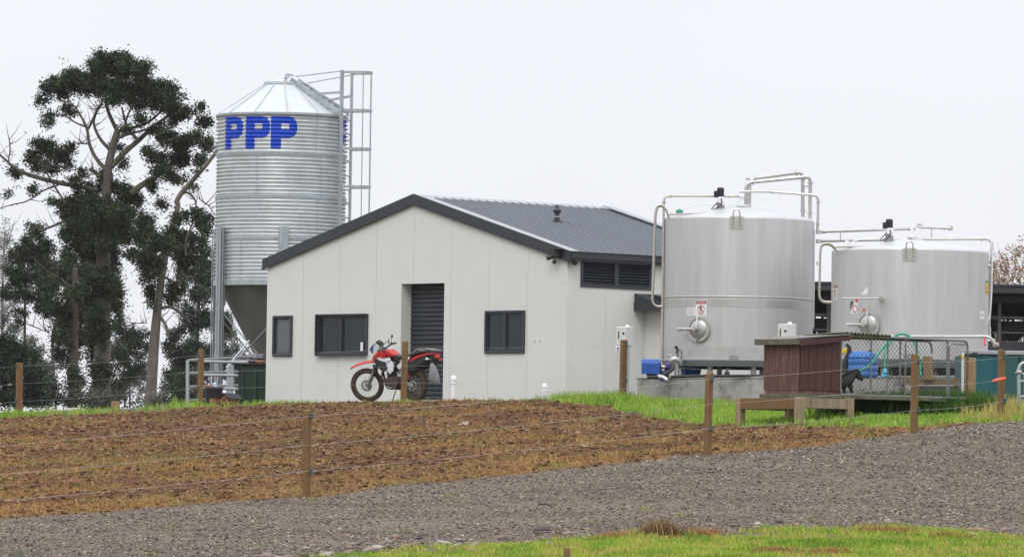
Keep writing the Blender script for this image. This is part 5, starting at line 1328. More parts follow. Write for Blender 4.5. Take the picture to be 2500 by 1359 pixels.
wire('slack wire running down from the far fence post past the pump to the kennel', [(1524,884,119.9),(1870,909,110),(2350,941,102.5)], GV, .0017)

# ================================================================== small things by the building
GB = 'white capped pipes rising from the ground'
def bollard(label, px, pt, D, rr, rings=True):
    p = P(px, pt, D); g_ = gh(p.x, D); t = thing('white_vent_pipe', label, 'pipe', (p.x, D, g_), 0, GB); h_ = p.z-g_
    m = MB(); m.lathe([(rr*.86, -.2), (rr*.86, h_-.17)], 18); part('pipe_stem', m, M['white'], t, smooth=True)
    m = MB(); m.lathe([(rr*.86, h_-.17), (rr, h_-.165), (rr, h_-.125), (rr*.8, h_-.12), (rr*.8, h_-.10), (rr*1.02, h_-.095), (rr*1.02, h_-.06), (rr*.75, h_-.02), (rr*.3, h_), (.001, h_)], 18); part('pipe_cap', m, M['white'], t, smooth=True, auto=35)
bollard('white pipe with ringed domed cap right of the motorbike', 1108, 916, 120.5, .066)
bollard('short pale capped pipe near the right end of the front wall', 1330, 935, 124.6, .055)
bn = thing('wheeled_bin', 'large dark green lidded bin with plastic bags on top', 'bin', P(610, 985, 135))
m = MB(); a = P(571, 990, 135); b = P(660, 893, 135); xa, xb = a.x, b.x
pr = [(xa+.05, 134.7, gh(xa,135)-.05), (xb-.03, 134.7, gh(xb,135)-.05), (xb-.03, 135.5, gh(xb,135)-.05), (xa+.05, 135.5, gh(xa,135)-.05), (xa, 134.6, b.z), (xb, 134.6, b.z), (xb, 135.6, b.z), (xa, 135.6, b.z)]
m.add(pr, [(0,1,2,3),(4,5,6,7),(0,1,5,4),(1,2,6,5),(2,3,7,6),(3,0,4,7)])
for f in (.25, .6): x = xa+(xb-xa)*f; m.box(x-.02, x+.02, 134.56, 134.62, gh(xa,135)+.1, b.z-.06)
part('bin_body', m, M['binG'], bn, world=True)
m = MB(); m.box(xa-.04, xb+.02, 134.54, 135.65, b.z+.002, b.z+.05, .015); 
for f in (.12, .2): x = xa+(xb-xa)*f; m.box(x-.02, x+.02, 134.52, 134.58, b.z-.09, b.z-.0)
part('bin_rim', m, M['black'], bn, world=True)
sg_ = thing('rubbish_sacks', 'crumpled grey plastic sacks heaped on the green bin', 'sacks', P(612, 890, 135))
def lumpy(mb, c, r, sc, seed, n=14):
    rs = np.random.default_rng(seed); b0 = len(mb.v); mb.ball(c, r, n, sc=sc)
    C_ = Vector(c)
    for i in range(b0, len(mb.v)):
        v = Vector(mb.v[i]); d = v-C_; k = 1+.16*math.sin(d.x*23/r*.1*3+seed)+.14*math.sin(d.z*31/r*.1*3+d.y*9+seed*2)+rs.uniform(-.05,.05); mb.v[i] = tuple(C_+d*k)
m = MB(); lumpy(m, P(604,883,135), .2, (1.4,1,.35), 1); lumpy(m, P(625,872,135.1), .16, (1.2,1,.55), 2); lumpy(m, P(583,886,134.9), .13, (1.3,1,.35), 5); parts('sack', m, M['bag'], sg_, world=True, smooth=True)
m = MB(); lumpy(m, P(640,883,134.8), .12, (1.5,1,.28), 9); part('brown_paper', m, M['card'], sg_, world=True, smooth=True)
bu = thing('bucket', 'black bucket full of litter beside the far fence post', 'bucket', P(521, 988, 127.5))
p = P(521, 988, 127.5); g_ = gh(p.x, 127.5); zt2_ = P(521, 945, 127.5).z
m = MB(); m.lathe([(.001, g_-.02), (.155, g_-.02), (.195, zt2_), (.205, zt2_), (.205, zt2_-.03), (.19, zt2_-.03)], 24, (p.x, 127.5, 0)); m.lathe([(.185, zt2_-.01), (.001, zt2_-.03)], 20, (p.x, 127.5, 0)); part('bucket_wall', m, M['black'], bu, world=True, smooth=True, auto=40)
li = thing('litter', 'scraps of pale packaging sticking out of the black bucket', 'litter', P(521, 944, 127.5))
m = MB(); lumpy(m, (p.x-.13, 127.45, zt2_+.015), .05, (1.1,1,.8), 3, 8); lumpy(m, (p.x-.04, 127.4, zt2_+.01), .05, (1.2,1,.6), 4, 8); parts('scrap', m, M['card'], li, world=True)
m = MB(); lumpy(m, (p.x+.03, 127.4, zt2_+.04), .055, (.9,.8,1.1), 6, 8); part('blue_scrap', m, mat('pale_blue_plastic', (.35,.48,.62), .5), li, world=True)
cb = thing('cardboard_box', 'open cardboard box in front of the steel silo leg', 'box', P(548, 985, 126.8), .3)
g_ = gh(P(548,985,126.8).x, 126.8); cb.location.z = g_
INV[cb.name] = (Matrix.Translation(cb.location) @ Matrix.Rotation(.3, 4, 'Z')).inverted()
m = MB()
for bb in ((-.27,.27,-.2,-.19,-.02,.12), (-.27,.27,.19,.2,-.02,.12), (-.27,-.26,-.19,.19,-.02,.12), (.26,.27,-.19,.19,-.02,.12)): m.box(*bb)
m.add([(-.27,-.2,.12),(-.05,-.2,.12),(-.1,-.26,.17),(-.3,-.25,.15)], [(0,1,2,3)]); part('box_wall', m, M['card'], cb)
hc_ = thing('bird_box', 'small box with dark gable roof lying in the cardboard box', 'bird box', P(560, 968, 126.6))
c = P(552, 974, 126.5); m = MB()
vs = [(c.x-.09,126.45,c.z-.08),(c.x+.05,126.35,c.z-.10),(c.x+.04,126.35,c.z+.02),(c.x-.03,126.38,c.z+.10),(c.x-.12,126.45,c.z+.02)]
vs2 = [(x+.22, y+.2, z+.0) for x, y, z in vs]; m.add(vs+vs2, [(0,1,2,3,4),(5,6,7,8,9),(0,1,6,5),(1,2,7,6),(2,3,8,7),(3,4,9,8),(4,0,5,9)]); part('box_front', m, M['card'], hc_, world=True)
m = MB(); a_ = Vector(vs[3]); b_ = Vector(vs[2]); c_ = Vector(vs[4]); off = Vector((.27,.2,0)); o1 = Vector((-.02,-.03,.012))
e1_ = b_+(b_-a_)*.35; e2_ = c_+(c_-a_)*.25
q = [a_+o1, e1_+o1, e1_+off, a_+off, e2_+o1, e2_+off]; up_ = Vector((0,0,.02)); q += [v+up_ for v in q]
m.add([tuple(v) for v in q], [(0,1,2,3),(6,7,8,9),(0,4,5,3),(6,10,11,9),(1,2,8,7),(4,5,11,10),(0,1,7,6),(0,4,10,6)]); part('box_roof', m, M['black'], hc_, world=True)
m = MB(); m.cyl((c.x-.035,126.37,c.z-.01),(c.x-.035,126.40,c.z-.01),.025,n=10); part('entrance_hole', m, M['black'], hc_, world=True)
pr_ = thing('pipe_rails', 'galvanised pipe rails and posts below the silo', 'railing', P(458, 990, 132))
def pv(px, py, D=132.0): return P(px, py, D)
for a, b, D, nm in (((458,990),(458,879),131.8,'rail_post'), ((566,985),(567,890),131.4,'rail_post'), ((556,985),(558,898),132.2,'rail_post')):
    m = MB(); m.cyl(P(*a, D)-Vector((0,0,.1)), P(*b, D), .04, n=10); part(nm, m, M['galv'], pr_, world=True, smooth=True, auto=50)
for y0_, y1_, x1_ in ((879,870,615),(911,907,580),(944,940,580),(977,973,540)):
    m = MB(); m.tube([P(460,y0_,131.8),P(x1_,y1_,133.6)], .03, 8); part('rail', m, M['flash'], pr_, world=True, smooth=True, auto=50)
for y0_, y1_ in ((882,884),(915,916),(947,949)):
    m = MB(); m.tube([P(498,y0_,131.5),P(605 if y0_ < 900 else 580,y1_,131.0)], .03, 8); part('rail', m, M['flash'], pr_, world=True, smooth=True, auto=50)
m = MB(); m.tube([P(608,831,132.6),P(552,898,132.2)], .022, 8); part('auger_tube', m, M['galv'], pr_, world=True, smooth=True, auto=50)
st2 = thing('timber_stump', 'low sawn timber stump in the grass at the crest', 'stump', P(282, 990, 124))
p = P(282, 979, 124); m = MB(); g_ = gh(p.x, 124); m.box(p.x-.085, p.x+.085, 123.94, 124.08, g_-.2, p.z, .01); part('stump_block', m, M['woodl'], st2, world=True)
fs_ = thing('flat_rock', 'single pale flat rock lying on the brown bank', 'rock', P(1130, 1040, 108))
p = P(1131, 1040, 108); g_ = gh(p.x, 108); m = MB(); m.add([(p.x-.13,107.9,g_),(p.x+.08,107.85,g_),(p.x+.11,108.1,g_),(p.x-.10,108.15,g_),(p.x-.06,107.93,g_+.05),(p.x+.08,107.9,g_+.09),(p.x+.10,108.05,g_+.09),(p.x-.03,108.1,g_+.06)], [(0,1,5,4),(1,2,6,5),(2,3,7,6),(3,0,4,7),(4,5,6,7),(0,3,2,1)]); part('rock', m, mat('pale_rock', (.34,.28,.22), .9, var=.2, scale=8), fs_, world=True)
stk = thing('fallen_stick', 'dark stick lying on the gravel road', 'stick', P(1335, 1210, 79))
p = P(1335, 1210, 79.5); q0 = Vector((p.x-.11, 79.4, gh(p.x-.11, 79.4)+.015)); q1 = Vector((p.x+.0, 79.35, gh(p.x, 79.35)+.03)); q2 = Vector((p.x+.09, 79.2, gh(p.x+.09, 79.2)+.012)); m = MB(); m.tube([q0, q1, q2], [.012,.013,.006], 6, smooth=1); part('stick', m, M['bark'], stk, world=True)

# ================================================================== red trail motorbike
BD = 125.2
bp0 = P(1014, 981, BD); bx0, by0 = bp0.x, BD
bang = R(180-44)                       # heading: forward points left and away
bz0 = gh(bx0, by0)+.0
bike = thing('motorbike', 'muddy red and white trail motorbike parked in front of the roller door', 'motorbike', (bx0, by0, bz0), bang)
RH = Vector((0, 0, .325)); FH = Vector((1.36, 0, .345))
SA = Vector((.93, 0, .98)); AX = (Vector((.93,0,.98))-Vector((1.22,0,.40))).normalized()
STEER = Matrix.Translation(SA) @ Matrix.Rotation(R(30), 4, AX) @ Matrix.Translation(-SA)
def wheel(hub, rad, wdt, M_, nm, nk):
    def T_(m): m.v = [tuple(M_ @ Vector(v)) for v in m.v]; return m
    Q = Matrix.Translation(hub) @ Matrix.Rotation(R(90), 4, 'X')
    m = MB(); pr = []
    for k in range(13):
        a = math.pi*2*k/12; pr.append((rad-.055+.048*math.cos(a), wdt*.5*math.sin(a)))
    m.lathe(pr, 48, M=Q)
    for i in range(nk):                       # tread knobs
        a = 2*math.pi*i/nk
        for s, o_ in ((-1,0), (0,.5), (1,0)):
            aa = a+o_*2*math.pi/nk; K = Q @ Matrix.Rotation(aa, 4, 'Z')
            m.box(rad-.022-(abs(s)*.010), rad+.008-(abs(s)*.008), -.014, .014, s*wdt*.30-.014, s*wdt*.30+.014, M=K)
    t = part('tyre', T_(m), M['mud'], bike, smooth=True, auto=35)
    r_ = rad-.085
    m = MB(); m.lathe([(r_-.008,-.022),(r_+.006,-.03),(r_+.010,-.03),(r_+.002,0),(r_+.010,.03),(r_+.006,.03),(r_-.008,.022),(r_-.008,-.022)], 48, M=Q); part('rim', T_(m), M['rim'], t, smooth=True, auto=40)
    m = MB()
    for i in range(32):
        a = 2*math.pi*i/32; s = 1 if i % 2 else -1; b = a+s*.5
        m.cyl(Q @ Vector((.03*math.cos(b), .03*math.sin(b), s*.025)), Q @ Vector((r_*math.cos(a), r_*math.sin(a), 0)), .0022, n=4, cap=False)
    part('spokes', T_(m), M['rim'], t)
    m = MB(); m.lathe([(.001,-.055),(.03,-.055),(.045,-.03),(.03,-.02),(.03,.02),(.045,.03),(.03,.055),(.001,.055)], 18, M=Q); part('hub', T_(m), M['mudmetal'], t, smooth=True, auto=40)
    return t, T_
wheel(RH, .325, .115, Matrix.Identity(4), 'rear', 30)
ft, TS = wheel(FH, .348, .085, STEER, 'front', 36)
m = MB(); Q = Matrix.Translation(FH+Vector((0,.045,0))) @ Matrix.Rotation(R(90), 4, 'X')
m.lathe([(.075,0),(.118,0),(.118,-.005),(.075,-.005),(.075,0)], 32, M=Q)
for i in range(6): a = i*math.pi/3; m.bar(Q @ Vector((.03*math.cos(a),.03*math.sin(a),-.003)), Q @ Vector((.08*math.cos(a+.3),.08*math.sin(a+.3),-.003)), .012, .004)
m.box(FH.x-.09, FH.x-.03, .03, .07, FH.z-.07, FH.z+.05, .01); part('brake_disc', TS(m), M['mute'], bike)
# forks
for s in (1, -1):
    top = Vector((.90, s*.095, 1.06)); bot = FH+Vector((-.01, s*.085, 0))
    m = MB(); md = top.lerp(bot, .52); m.cyl(md, bot+Vector((-.0,0,-.02)), .026, .024, 10); m.cyl(bot+Vector((0,-.02*s,0)), bot+Vector((0,.02*s,0)), .03, n=10); f_ = part('fork_slider', TS(m), M['mute'], bike, smooth=True, auto=50)
    m = MB(); m.cyl(top, md, .029, .031, 10); m.box(md.x-.0, md.x+.03, md.y-.03, md.y+.03, md.z-.12, md.z+.10, .01); part('fork_gaiter', TS(m), M['black'], f_, smooth=True, auto=50)
m = MB(); m.box(.86,.96,-.12,.12,1.03,1.06,.01); m.box(.90,1.02,-.12,.12,.86,.89,.01); m.cyl((.90,0,.86),(.86,0,1.06),.03,n=10); part('triple_clamp', TS(m), M['black'], bike)
# handlebar, controls
m = MB(); m.tube([(.78,.41,1.115),(.82,.30,1.13),(.87,.13,1.10),(.88,.06,1.09),(.88,-.06,1.09),(.87,-.13,1.10),(.82,-.30,1.13),(.78,-.41,1.115)], .011, 8, smooth=2)
m.tube([(.85,.16,1.125),(.85,-.16,1.125)], .010, 6); hb = part('handlebar', TS(m), M['black'], bike, smooth=True)
m = MB()
for s in (1,-1): m.cyl((.785,s*.42,1.115),(.815,s*.31,1.13),.018,n=8)
parts('grip', TS(m), M['black'], hb)
m = MB()
for s in (1,-1):
    m.tube([(.85,s*.27,1.125),(.90,s*.30,1.12),(.85,s*.42,1.10)], .007, 5); m.box(.80,.85,s*.25-.03,s*.25+.03,1.11,1.16,.01)
    m.tube([(.84,s*.24,1.15),(.90,s*.18,1.22),(.99,s*.10,1.10),(1.0,s*.04,.96)], .007, 5, smooth=2)
m.cyl((.87,-.17,1.16),(.86,-.2,1.25),.010,n=6); part('levers_and_cables', TS(m), M['black'], hb)
for s in (1, -1):
    m = MB(); m.tube([(.84,s*.28,1.15),(.84,s*.33,1.24)], .006, 5); m.ball((.835,s*.35,1.275), .05, 8, sc=(.35,1,.7)); part('mirror', TS(m), M['black'], hb, smooth=True)
# headlamp mask and front mudguard
m = MB(); m.prism([(.98,1.18),(1.05,1.22),(1.10,1.16),(1.13,1.02),(1.10,.93),(1.02,.91),(.99,1.02)], -.10, .10)
v = [list(q) for q in m.v]
part('headlamp_mask', TS(m), M['bikewhite'], bike)
m = MB(); m.prism([(.92,1.17),(1.02,1.27),(1.05,1.24),(1.0,1.16)], -.09, .09); m.prism([(.90,.98),(1.0,1.10),(1.06,.98),(1.0,.88)], .102, .125); m.prism([(.90,.98),(1.0,1.10),(1.06,.98),(1.0,.88)], -.125, -.102); parts('mask_bracket', TS(m), M['black'], bike)
m = MB(); m.ball((1.10,0,1.045), .075, 10, sc=(.5,1,.85)); part('headlamp', TS(m), M['rim'], bike, smooth=True)
m = MB(); m.prism([(1.12,1.20),(1.20,1.10),(1.15,1.01),(1.13,1.06)], .055, .10); m.prism([(1.12,1.20),(1.20,1.10),(1.15,1.01),(1.13,1.06)], -.10, -.055); parts('mask_side', TS(m), mat('dark_blue_decal', (.05,.08,.25), .4), bike)
for s in (1,-1):
    m = MB(); m.cyl((1.05,s*.09,1.0),(1.05,s*.17,1.0),.008,n=5); m.ball((1.05,s*.19,1.0), .028, 8, sc=(1.2,1,1)); part('front_indicator', TS(m), M['orange'], bike, smooth=True)
m = MB(); vs = []; top = [(.86,.77,.055),(.98,.80,.075),(1.12,.835,.085),(1.26,.845,.085),(1.42,.825,.075),(1.56,.79,.06),(1.70,.735,.03)]
top = [(.98,.83,.06),(1.08,.86,.080),(1.22,.865,.085),(1.38,.845,.08),(1.54,.80,.065),(1.68,.735,.03)]
for x, z, w_ in top:
    for k in range(7): a = -1+2*k/6; vs.append((x, a*w_, z-.035*abs(a)**2.2))
n0 = len(vs); vs += [(x, y, z-.012) for x, y, z in vs]
fs = [(i*7+k, i*7+k+1, i*7+k+8, i*7+k+7) for i in range(len(top)-1) for k in range(6)]; fs += [tuple(n0+j for j in f)[::-1] for f in fs]
for i in range(len(top)-1):
    for k in (0, 6): fs.append((i*7+k, i*7+k+7, n0+i*7+k+7, n0+i*7+k))
fs.append(tuple(list(range((len(top)-1)*7, len(top)*7))+[n0+j for j in range(len(top)*7-1, (len(top)-1)*7-1, -1)]))
m.add(vs, fs); part('front_mudguard', TS(m), M['red'], bike, smooth=True, auto=60)
# tank, shrouds, seat
def loft(secs, ny=10, p=2.6):
    "sections: x, zc, half-height, half-width"
    mb = MB(); vs = []; n = 20
    for x, zc, hh, ww in secs:
        for k in range(n):
            a = 2*math.pi*k/n; c_, s__ = math.cos(a), math.sin(a)
            vs.append((x, ww*math.copysign(abs(c_)**(2/p), c_), zc+hh*math.copysign(abs(s__)**(2/p), s__)))
    fs = [(i*n+k, i*n+(k+1)%n, (i+1)*n+(k+1)%n, (i+1)*n+k) for i in range(len(secs)-1) for k in range(n)]
    fs += [tuple(range(n)), tuple(range((len(secs)-1)*n, len(secs)*n))[::-1]]
    mb.add(vs, fs); return mb
part('fuel_tank', loft([(.98,.97,.02,.03),(.94,.965,.07,.10),(.84,.985,.095,.14),(.70,.985,.09,.14),(.58,.955,.06,.11),(.50,.93,.03,.06)]), M['red'], bike, smooth=True, auto=60)
for s in (1, -1):
    def side(poly, y0, y1, nm, mt, par=bike):
        m = MB(); m.prism(poly, min(s*y0, s*y1), max(s*y0, s*y1)); return part(nm, m, mt, par)
    side([(1.10,.90),(1.02,.985),(.90,1.03),(.78,1.01),(.72,.92),(.80,.87),(.92,.90),(1.02,.86),(1.10,.84)], .135, .165, 'tank_shroud', M['red'])
    side([(.98,.885),(.90,.905),(.80,.875),(.62,.90),(.58,.84),(.70,.80),(.90,.845)], .14, .17, 'shroud_panel', M['bikewhite'])
    side([(1.06,.84),(.98,.875),(.88,.835),(.72,.79),(.66,.68),(.80,.60),(.96,.70),(1.02,.77)], .12, .150, 'radiator_scoop', M['black'])
    side([(.72,.80),(.58,.83),(.50,.75),(.52,.62),(.60,.56),(.66,.62)], .125, .150, 'frame_panel', M['bikewhite'])
    side([(.30,.80),(.10,.90),(.02,.92),(.10,.80),(.22,.70),(.34,.66),(.40,.72)], .13, .155, 'side_panel', M['bikewhite'])
part('seat', loft([(.64,.955,.02,.06),(.56,.93,.045,.09),(.40,.90,.05,.11),(.20,.915,.05,.12),(.02,.955,.045,.12),(-.18,1.00,.035,.11),(-.26,1.01,.02,.08)]), M['black'], bike, smooth=True, auto=60)
m = MB(); m.prism([(.18,.82),(.05,.88),(-.20,.955),(-.42,.985),(-.60,.985),(-.60,.96),(-.40,.94),(-.20,.90),(-.02,.835),(.16,.78)], -.11, .11); part('rear_mudguard', m, M['red'], bike)
m = MB(); m.prism([(-.35,.94),(-.50,.95),(-.58,.93),(-.56,.82),(-.52,.66),(-.48,.64),(-.46,.80),(-.38,.86)], -.075, .075); part('number_plate_bracket', m, M['black'], bike)
m = MB(); m.prism([(-.46,.94),(-.60,.955),(-.62,.90),(-.56,.86),(-.46,.88)], -.06, .06); part('tail_light', m, M['red'], bike)
for s in (1, -1):
    m = MB(); m.cyl((-.50,s*.05,.86),(-.50,s*.17,.86),.008,n=5); m.ball((-.51,s*.20,.86), .03, 8, sc=(1.2,1,1)); part('rear_indicator', m, M['bikewhite' if s > 0 else 'orange'], bike, smooth=True)
m = MB()
for s in (1, -1): m.tube([(.05,s*.11,.985),(-.15,s*.13,1.06),(-.38,s*.12,1.08),(-.62,s*.10,1.04)], .011, 6, smooth=1)
for x, z in ((-.12,1.05),(-.25,1.075),(-.38,1.08),(-.5,1.065),(-.62,1.04)): m.cyl((x,-.12,z),(x,.12,z),.009,n=6)
part('carrier_rack', m, M['mute'], bike, smooth=True, auto=50)
m = MB(); m.box(-.10,.18,-.14,.145,.60,.80,.03); m.prism([(.10,.80),(-.10,.84),(-.42,.93),(-.44,.86),(-.30,.78),(-.10,.70),(.05,.66)], -.13, .14); part('airbox', m, M['black'], bike)
# frame and engine
m = MB(); m.tube([(.93,0,.95),(.98,0,.70),(.86,0,.36),(.60,0,.27),(.34,0,.28),(.28,0,.45),(.34,0,.75),(.90,0,.92)], .022, 8, smooth=1)
for s in (1,-1): m.tube([(.86,s*.03,.36),(.66,s*.12,.25),(.36,s*.12,.27),(.24,s*.10,.48)], .016, 6, smooth=1); m.tube([(.34,s*.09,.75),(-.15,s*.09,.90)], .014, 6)
part('frame_tubes', m, M['black'], bike, smooth=True)
m = MB(); m.box(.36,.74,-.13,.14,.30,.50,.05); m.cyl((.46,-.16,.40),(.46,.17,.40),.12,n=20); m.cyl((.66,-.14,.40),(.66,.15,.40),.09,n=18); en = part('engine_case', m, M['mudmetal'], bike, smooth=True, auto=40)
m = MB()
for k in range(9): q = .50+k*.028; m.box(.55+k*.006,.75+k*.006,-.085,.085,q,q+.014)
m.box(.60,.76,-.06,.06,.49,.76); part('cylinder_fins', m, M['black'], en)
m = MB(); m.tube([(.78,.05,.70),(.90,.08,.62),(.88,.10,.42),(.70,-.10,.30)], .02, 8, smooth=2); part('header_pipe', m, M['mudmetal'], bike, smooth=True)
m = MB(); m.cyl((.22,-.15,.60),(-.28,-.17,.78),.05,.06,14); part('muffler', m, M['mudmetal'], bike, smooth=True)
m = MB()
for s in (1,-1): m.bar((.32,s*.09,.40), (-.03,s*.095,.325), .03, .055)
sw = part('swingarm', m, M['mute'], bike)
m = MB(); Q = Matrix.Translation((0,.085,.325)) @ Matrix.Rotation(R(90), 4, 'X'); m.lathe([(.085,.003),(.108,.003),(.108,-.003),(.085,-.003),(.085,.003)], 40, M=Q)
for i in range(6): a = i*math.pi/3; m.bar(Q @ Vector((.025*math.cos(a),.025*math.sin(a),0)), Q @ Vector((.095*math.cos(a),.095*math.sin(a),0)), .018, .006)
part('sprocket', m, M['rim'], bike)
m = MB(); m.tube([(0,.087,.435),(.34,.087,.46)], .008, 5); m.tube([(0,.087,.215),(.34,.087,.34)], .008, 5); m.bar((.22,.10,.48),(-.08,.10,.46),.02,.03); part('chain_and_guard', m, M['mudmetal'], bike)
m = MB(); m.tube([(.40,.14,.28),(.34,.30,.06),(.33,.33,.01)], .012, 6); part('side_stand', m, M['black'], bike)
m = MB(); m.box(.44,.52,.13,.23,.27,.29); m.box(.44,.52,-.23,-.13,.27,.29); parts('footpegs', m, M['mute'], bike)
m = MB(); m.cyl((.14,.02,.50),(.22,.02,.80),.035,n=12); part('shock', m, M['red'], bike)
# plastic bag hung from the tail of the bike
bgt = thing('plastic_bag', 'translucent grey plastic bag hanging from the back of the motorbike', 'bag', P(1060, 900, BD-.45))
c = P(1058, 905, 124.75); m = MB(); vs = []; n = 14
for j, (z, w_, d_, dx) in enumerate(((.16,.03,.02,-.03),(.10,.06,.04,-.02),(.0,.085,.06,.0),(-.12,.11,.07,.015),(-.20,.115,.07,.03),(-.25,.09,.05,.06),(-.285,.03,.02,.10))):
    for k in range(n): a = 2*math.pi*k/n; q = 1+.14*math.sin(a*3+j); vs.append((c.x+dx+w_*math.cos(a)*q, c.y+d_*math.sin(a)*q, c.z+z))
m.add(vs, [(j*n+k, j*n+(k+1)%n, (j+1)*n+(k+1)%n, (j+1)*n+k) for j in range(6) for k in range(n)]+[tuple(range(n)), tuple(range(6*n, 7*n))[::-1]]); part('bag_film', m, M['bag'], bgt, world=True, smooth=True)

# ================================================================== open milking shed behind the tanks
BDp = 150.0
bt = thing('open_milking_shed', 'long dark open-sided shed with deep charcoal fascia behind the tanks', 'shed', (10, BDp, 2.0))
a = P(1985, 691, BDp); b = P(2700, 691, BDp)
zf1, zf0_ = P(2250, 691, BDp).z, P(2250, 713, BDp).z; xa, xb = a.x-2.0, b.x+3
zg = 2.0
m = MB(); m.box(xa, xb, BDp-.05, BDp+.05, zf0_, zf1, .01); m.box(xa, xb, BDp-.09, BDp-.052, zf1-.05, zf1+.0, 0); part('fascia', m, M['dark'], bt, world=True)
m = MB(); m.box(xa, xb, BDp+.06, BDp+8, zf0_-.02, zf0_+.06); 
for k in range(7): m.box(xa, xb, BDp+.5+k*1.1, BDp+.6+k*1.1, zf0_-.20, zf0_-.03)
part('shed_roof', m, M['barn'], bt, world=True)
def zy(py): return P(2250, py, BDp).z
rs = np.random.default_rng(5)
for px in (1975, 2022, 2120, 2260, 2340, 2440, 2560):
    m = MB(); x = P(px, 800, BDp+1).x; m.box(x-.04, x+.04, BDp+1-.04, BDp+1.04, zg, zf0_-.2)
    part('shed_post', m, M['barnsteel'], bt, world=True)
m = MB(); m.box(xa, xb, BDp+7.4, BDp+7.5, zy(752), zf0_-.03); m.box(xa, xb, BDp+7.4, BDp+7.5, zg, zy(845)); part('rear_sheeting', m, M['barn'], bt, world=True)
for py, d, hgt in ((768, 1.05, .06), (805, 1.1, .04), (828, 1.3, .05), (780, 3.2, .10), (764, 3.0, .06)):
    m = MB(); m.box(xa, xb, BDp+d, BDp+d+.06, zy(py)-hgt/2, zy(py)+hgt/2); part('shed_rail', m, M['barnsteel'], bt, world=True)
# stall work: uprights, hanging cup sets and hoppers standing between the rails
for k in range(64):
    x = xa+(xb-xa)*(k+.5)/64+rs.uniform(-.04,.04); px = x/BDp*F+1250
    if 2050 < px < 2390: continue
    y = BDp+2.5+rs.uniform(-.6,.6)
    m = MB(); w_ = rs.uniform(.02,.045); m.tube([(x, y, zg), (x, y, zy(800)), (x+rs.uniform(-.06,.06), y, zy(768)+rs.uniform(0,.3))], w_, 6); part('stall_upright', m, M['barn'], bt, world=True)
    if k % 2 == 0:
        m = MB(); z = zy(rs.uniform(785,815)); m.lathe([(.001, z-.16), (.04, z-.15), (.10, z), (.11, z+.10), (.05, z+.14), (.001, z+.15)], 10, (x+.06, y-.3, 0)); m.tube([(x+.06, y-.3, z+.1), (x+.15, y-.3, z+.4), (x+.02, y-.2, zy(770))], .02, 5, smooth=1); part('milking_cup_set', m, M['barn'], bt, world=True, smooth=True, auto=50)
for px, pw in ((2478, 26), (2450, 15), (2545, 26), (2008, 16)):
    p = P(px, 800, BDp+1.8); w_ = pw/100
    m = MB(); m.add([(p.x-w_,p.y-w_,zy(800)),(p.x+w_,p.y-w_,zy(800)),(p.x+w_,p.y+w_,zy(800)),(p.x-w_,p.y+w_,zy(800)),(p.x-.05,p.y-.05,zy(828)),(p.x+.05,p.y-.05,zy(828)),(p.x+.05,p.y+.05,zy(828)),(p.x-.05,p.y+.05,zy(828))], [(0,1,5,4),(1,2,6,5),(2,3,7,6),(3,0,4,7),(0,1,2,3)])
    m.box(p.x-.05,p.x+.05,p.y-.05,p.y+.05,zy(860),zy(828)); m.box(p.x-w_,p.x+w_,p.y-w_,p.y+w_,zy(799),zy(775)); part('feed_hopper', m, M['barn'], bt, world=True)
m = MB(); bx(m, 2400, 838, 2640, 856, 148.5, 0, .3); part('low_wall', m, M['barn'], bt, world=True)
m = MB(); bx(m, 1950, 822, 2080, 900, 148.5, 0, .3); part('low_wall', m, M['barn'], bt, world=True)

# ================================================================== trees
def tufts(C, S, ntri, ln, wd, cols, seed):
    "many small needle-like leaf faces; C centres, S spread"
    rs = np.random.default_rng(seed); n = len(C)
    d = rs.normal(size=(n, ntri, 3)); d /= np.linalg.norm(d, axis=2, keepdims=True); d[..., 2] = d[..., 2]*.8+.15
    l_ = ln*rs.uniform(.5, 1.2, (n, ntri, 1)); base = C[:, None]+d*l_*.15+rs.normal(size=(n, ntri, 3))*S
    tip = base+d*l_; sd_ = np.cross(d, rs.normal(size=(n, ntri, 3))); sd_ /= np.linalg.norm(sd_, axis=2, keepdims=True)+1e-9
    mid = base+d*l_*.5
    v = np.stack([base, mid+sd_*wd, tip, mid-sd_*wd], 2).reshape(-1, 3)
    q = n*ntri; f = (np.arange(q)[:, None]*4+np.array([[0,1,2,3]]))
    cols = np.array(cols); ci = cols[rs.integers(0, len(cols), n)]*rs.uniform(.55, 1.7, (n, 1)); ci = np.repeat(ci, ntri, 0)*rs.uniform(.85, 1.15, (q, 1))
    return v, f, np.concatenate([np.repeat(ci, 4, 0), np.ones((q*4, 1))], 1)
GT = 'trees standing behind the silo'
PINE = [(.018,.028,.014),(.034,.046,.022),(.026,.036,.020),(.055,.066,.032)]
def z1(q): return [(x/2.954, 100+y/2.954, rx/2.954, ry/2.954) for x, y, rx, ry in q]
def z2(q): return [(x/2.427, 500+y/2.427, rx/2.427, ry/2.427) for x, y, rx, ry in q]
def l1(q): return [[(p[0]/2.954, 100+p[1]/2.954, p[2]/2.954) for p in c] for c in q]
def l2(q): return [[(p[0]/2.427, 500+p[1]/2.427, p[2]/2.427) for p in c] for c in q]
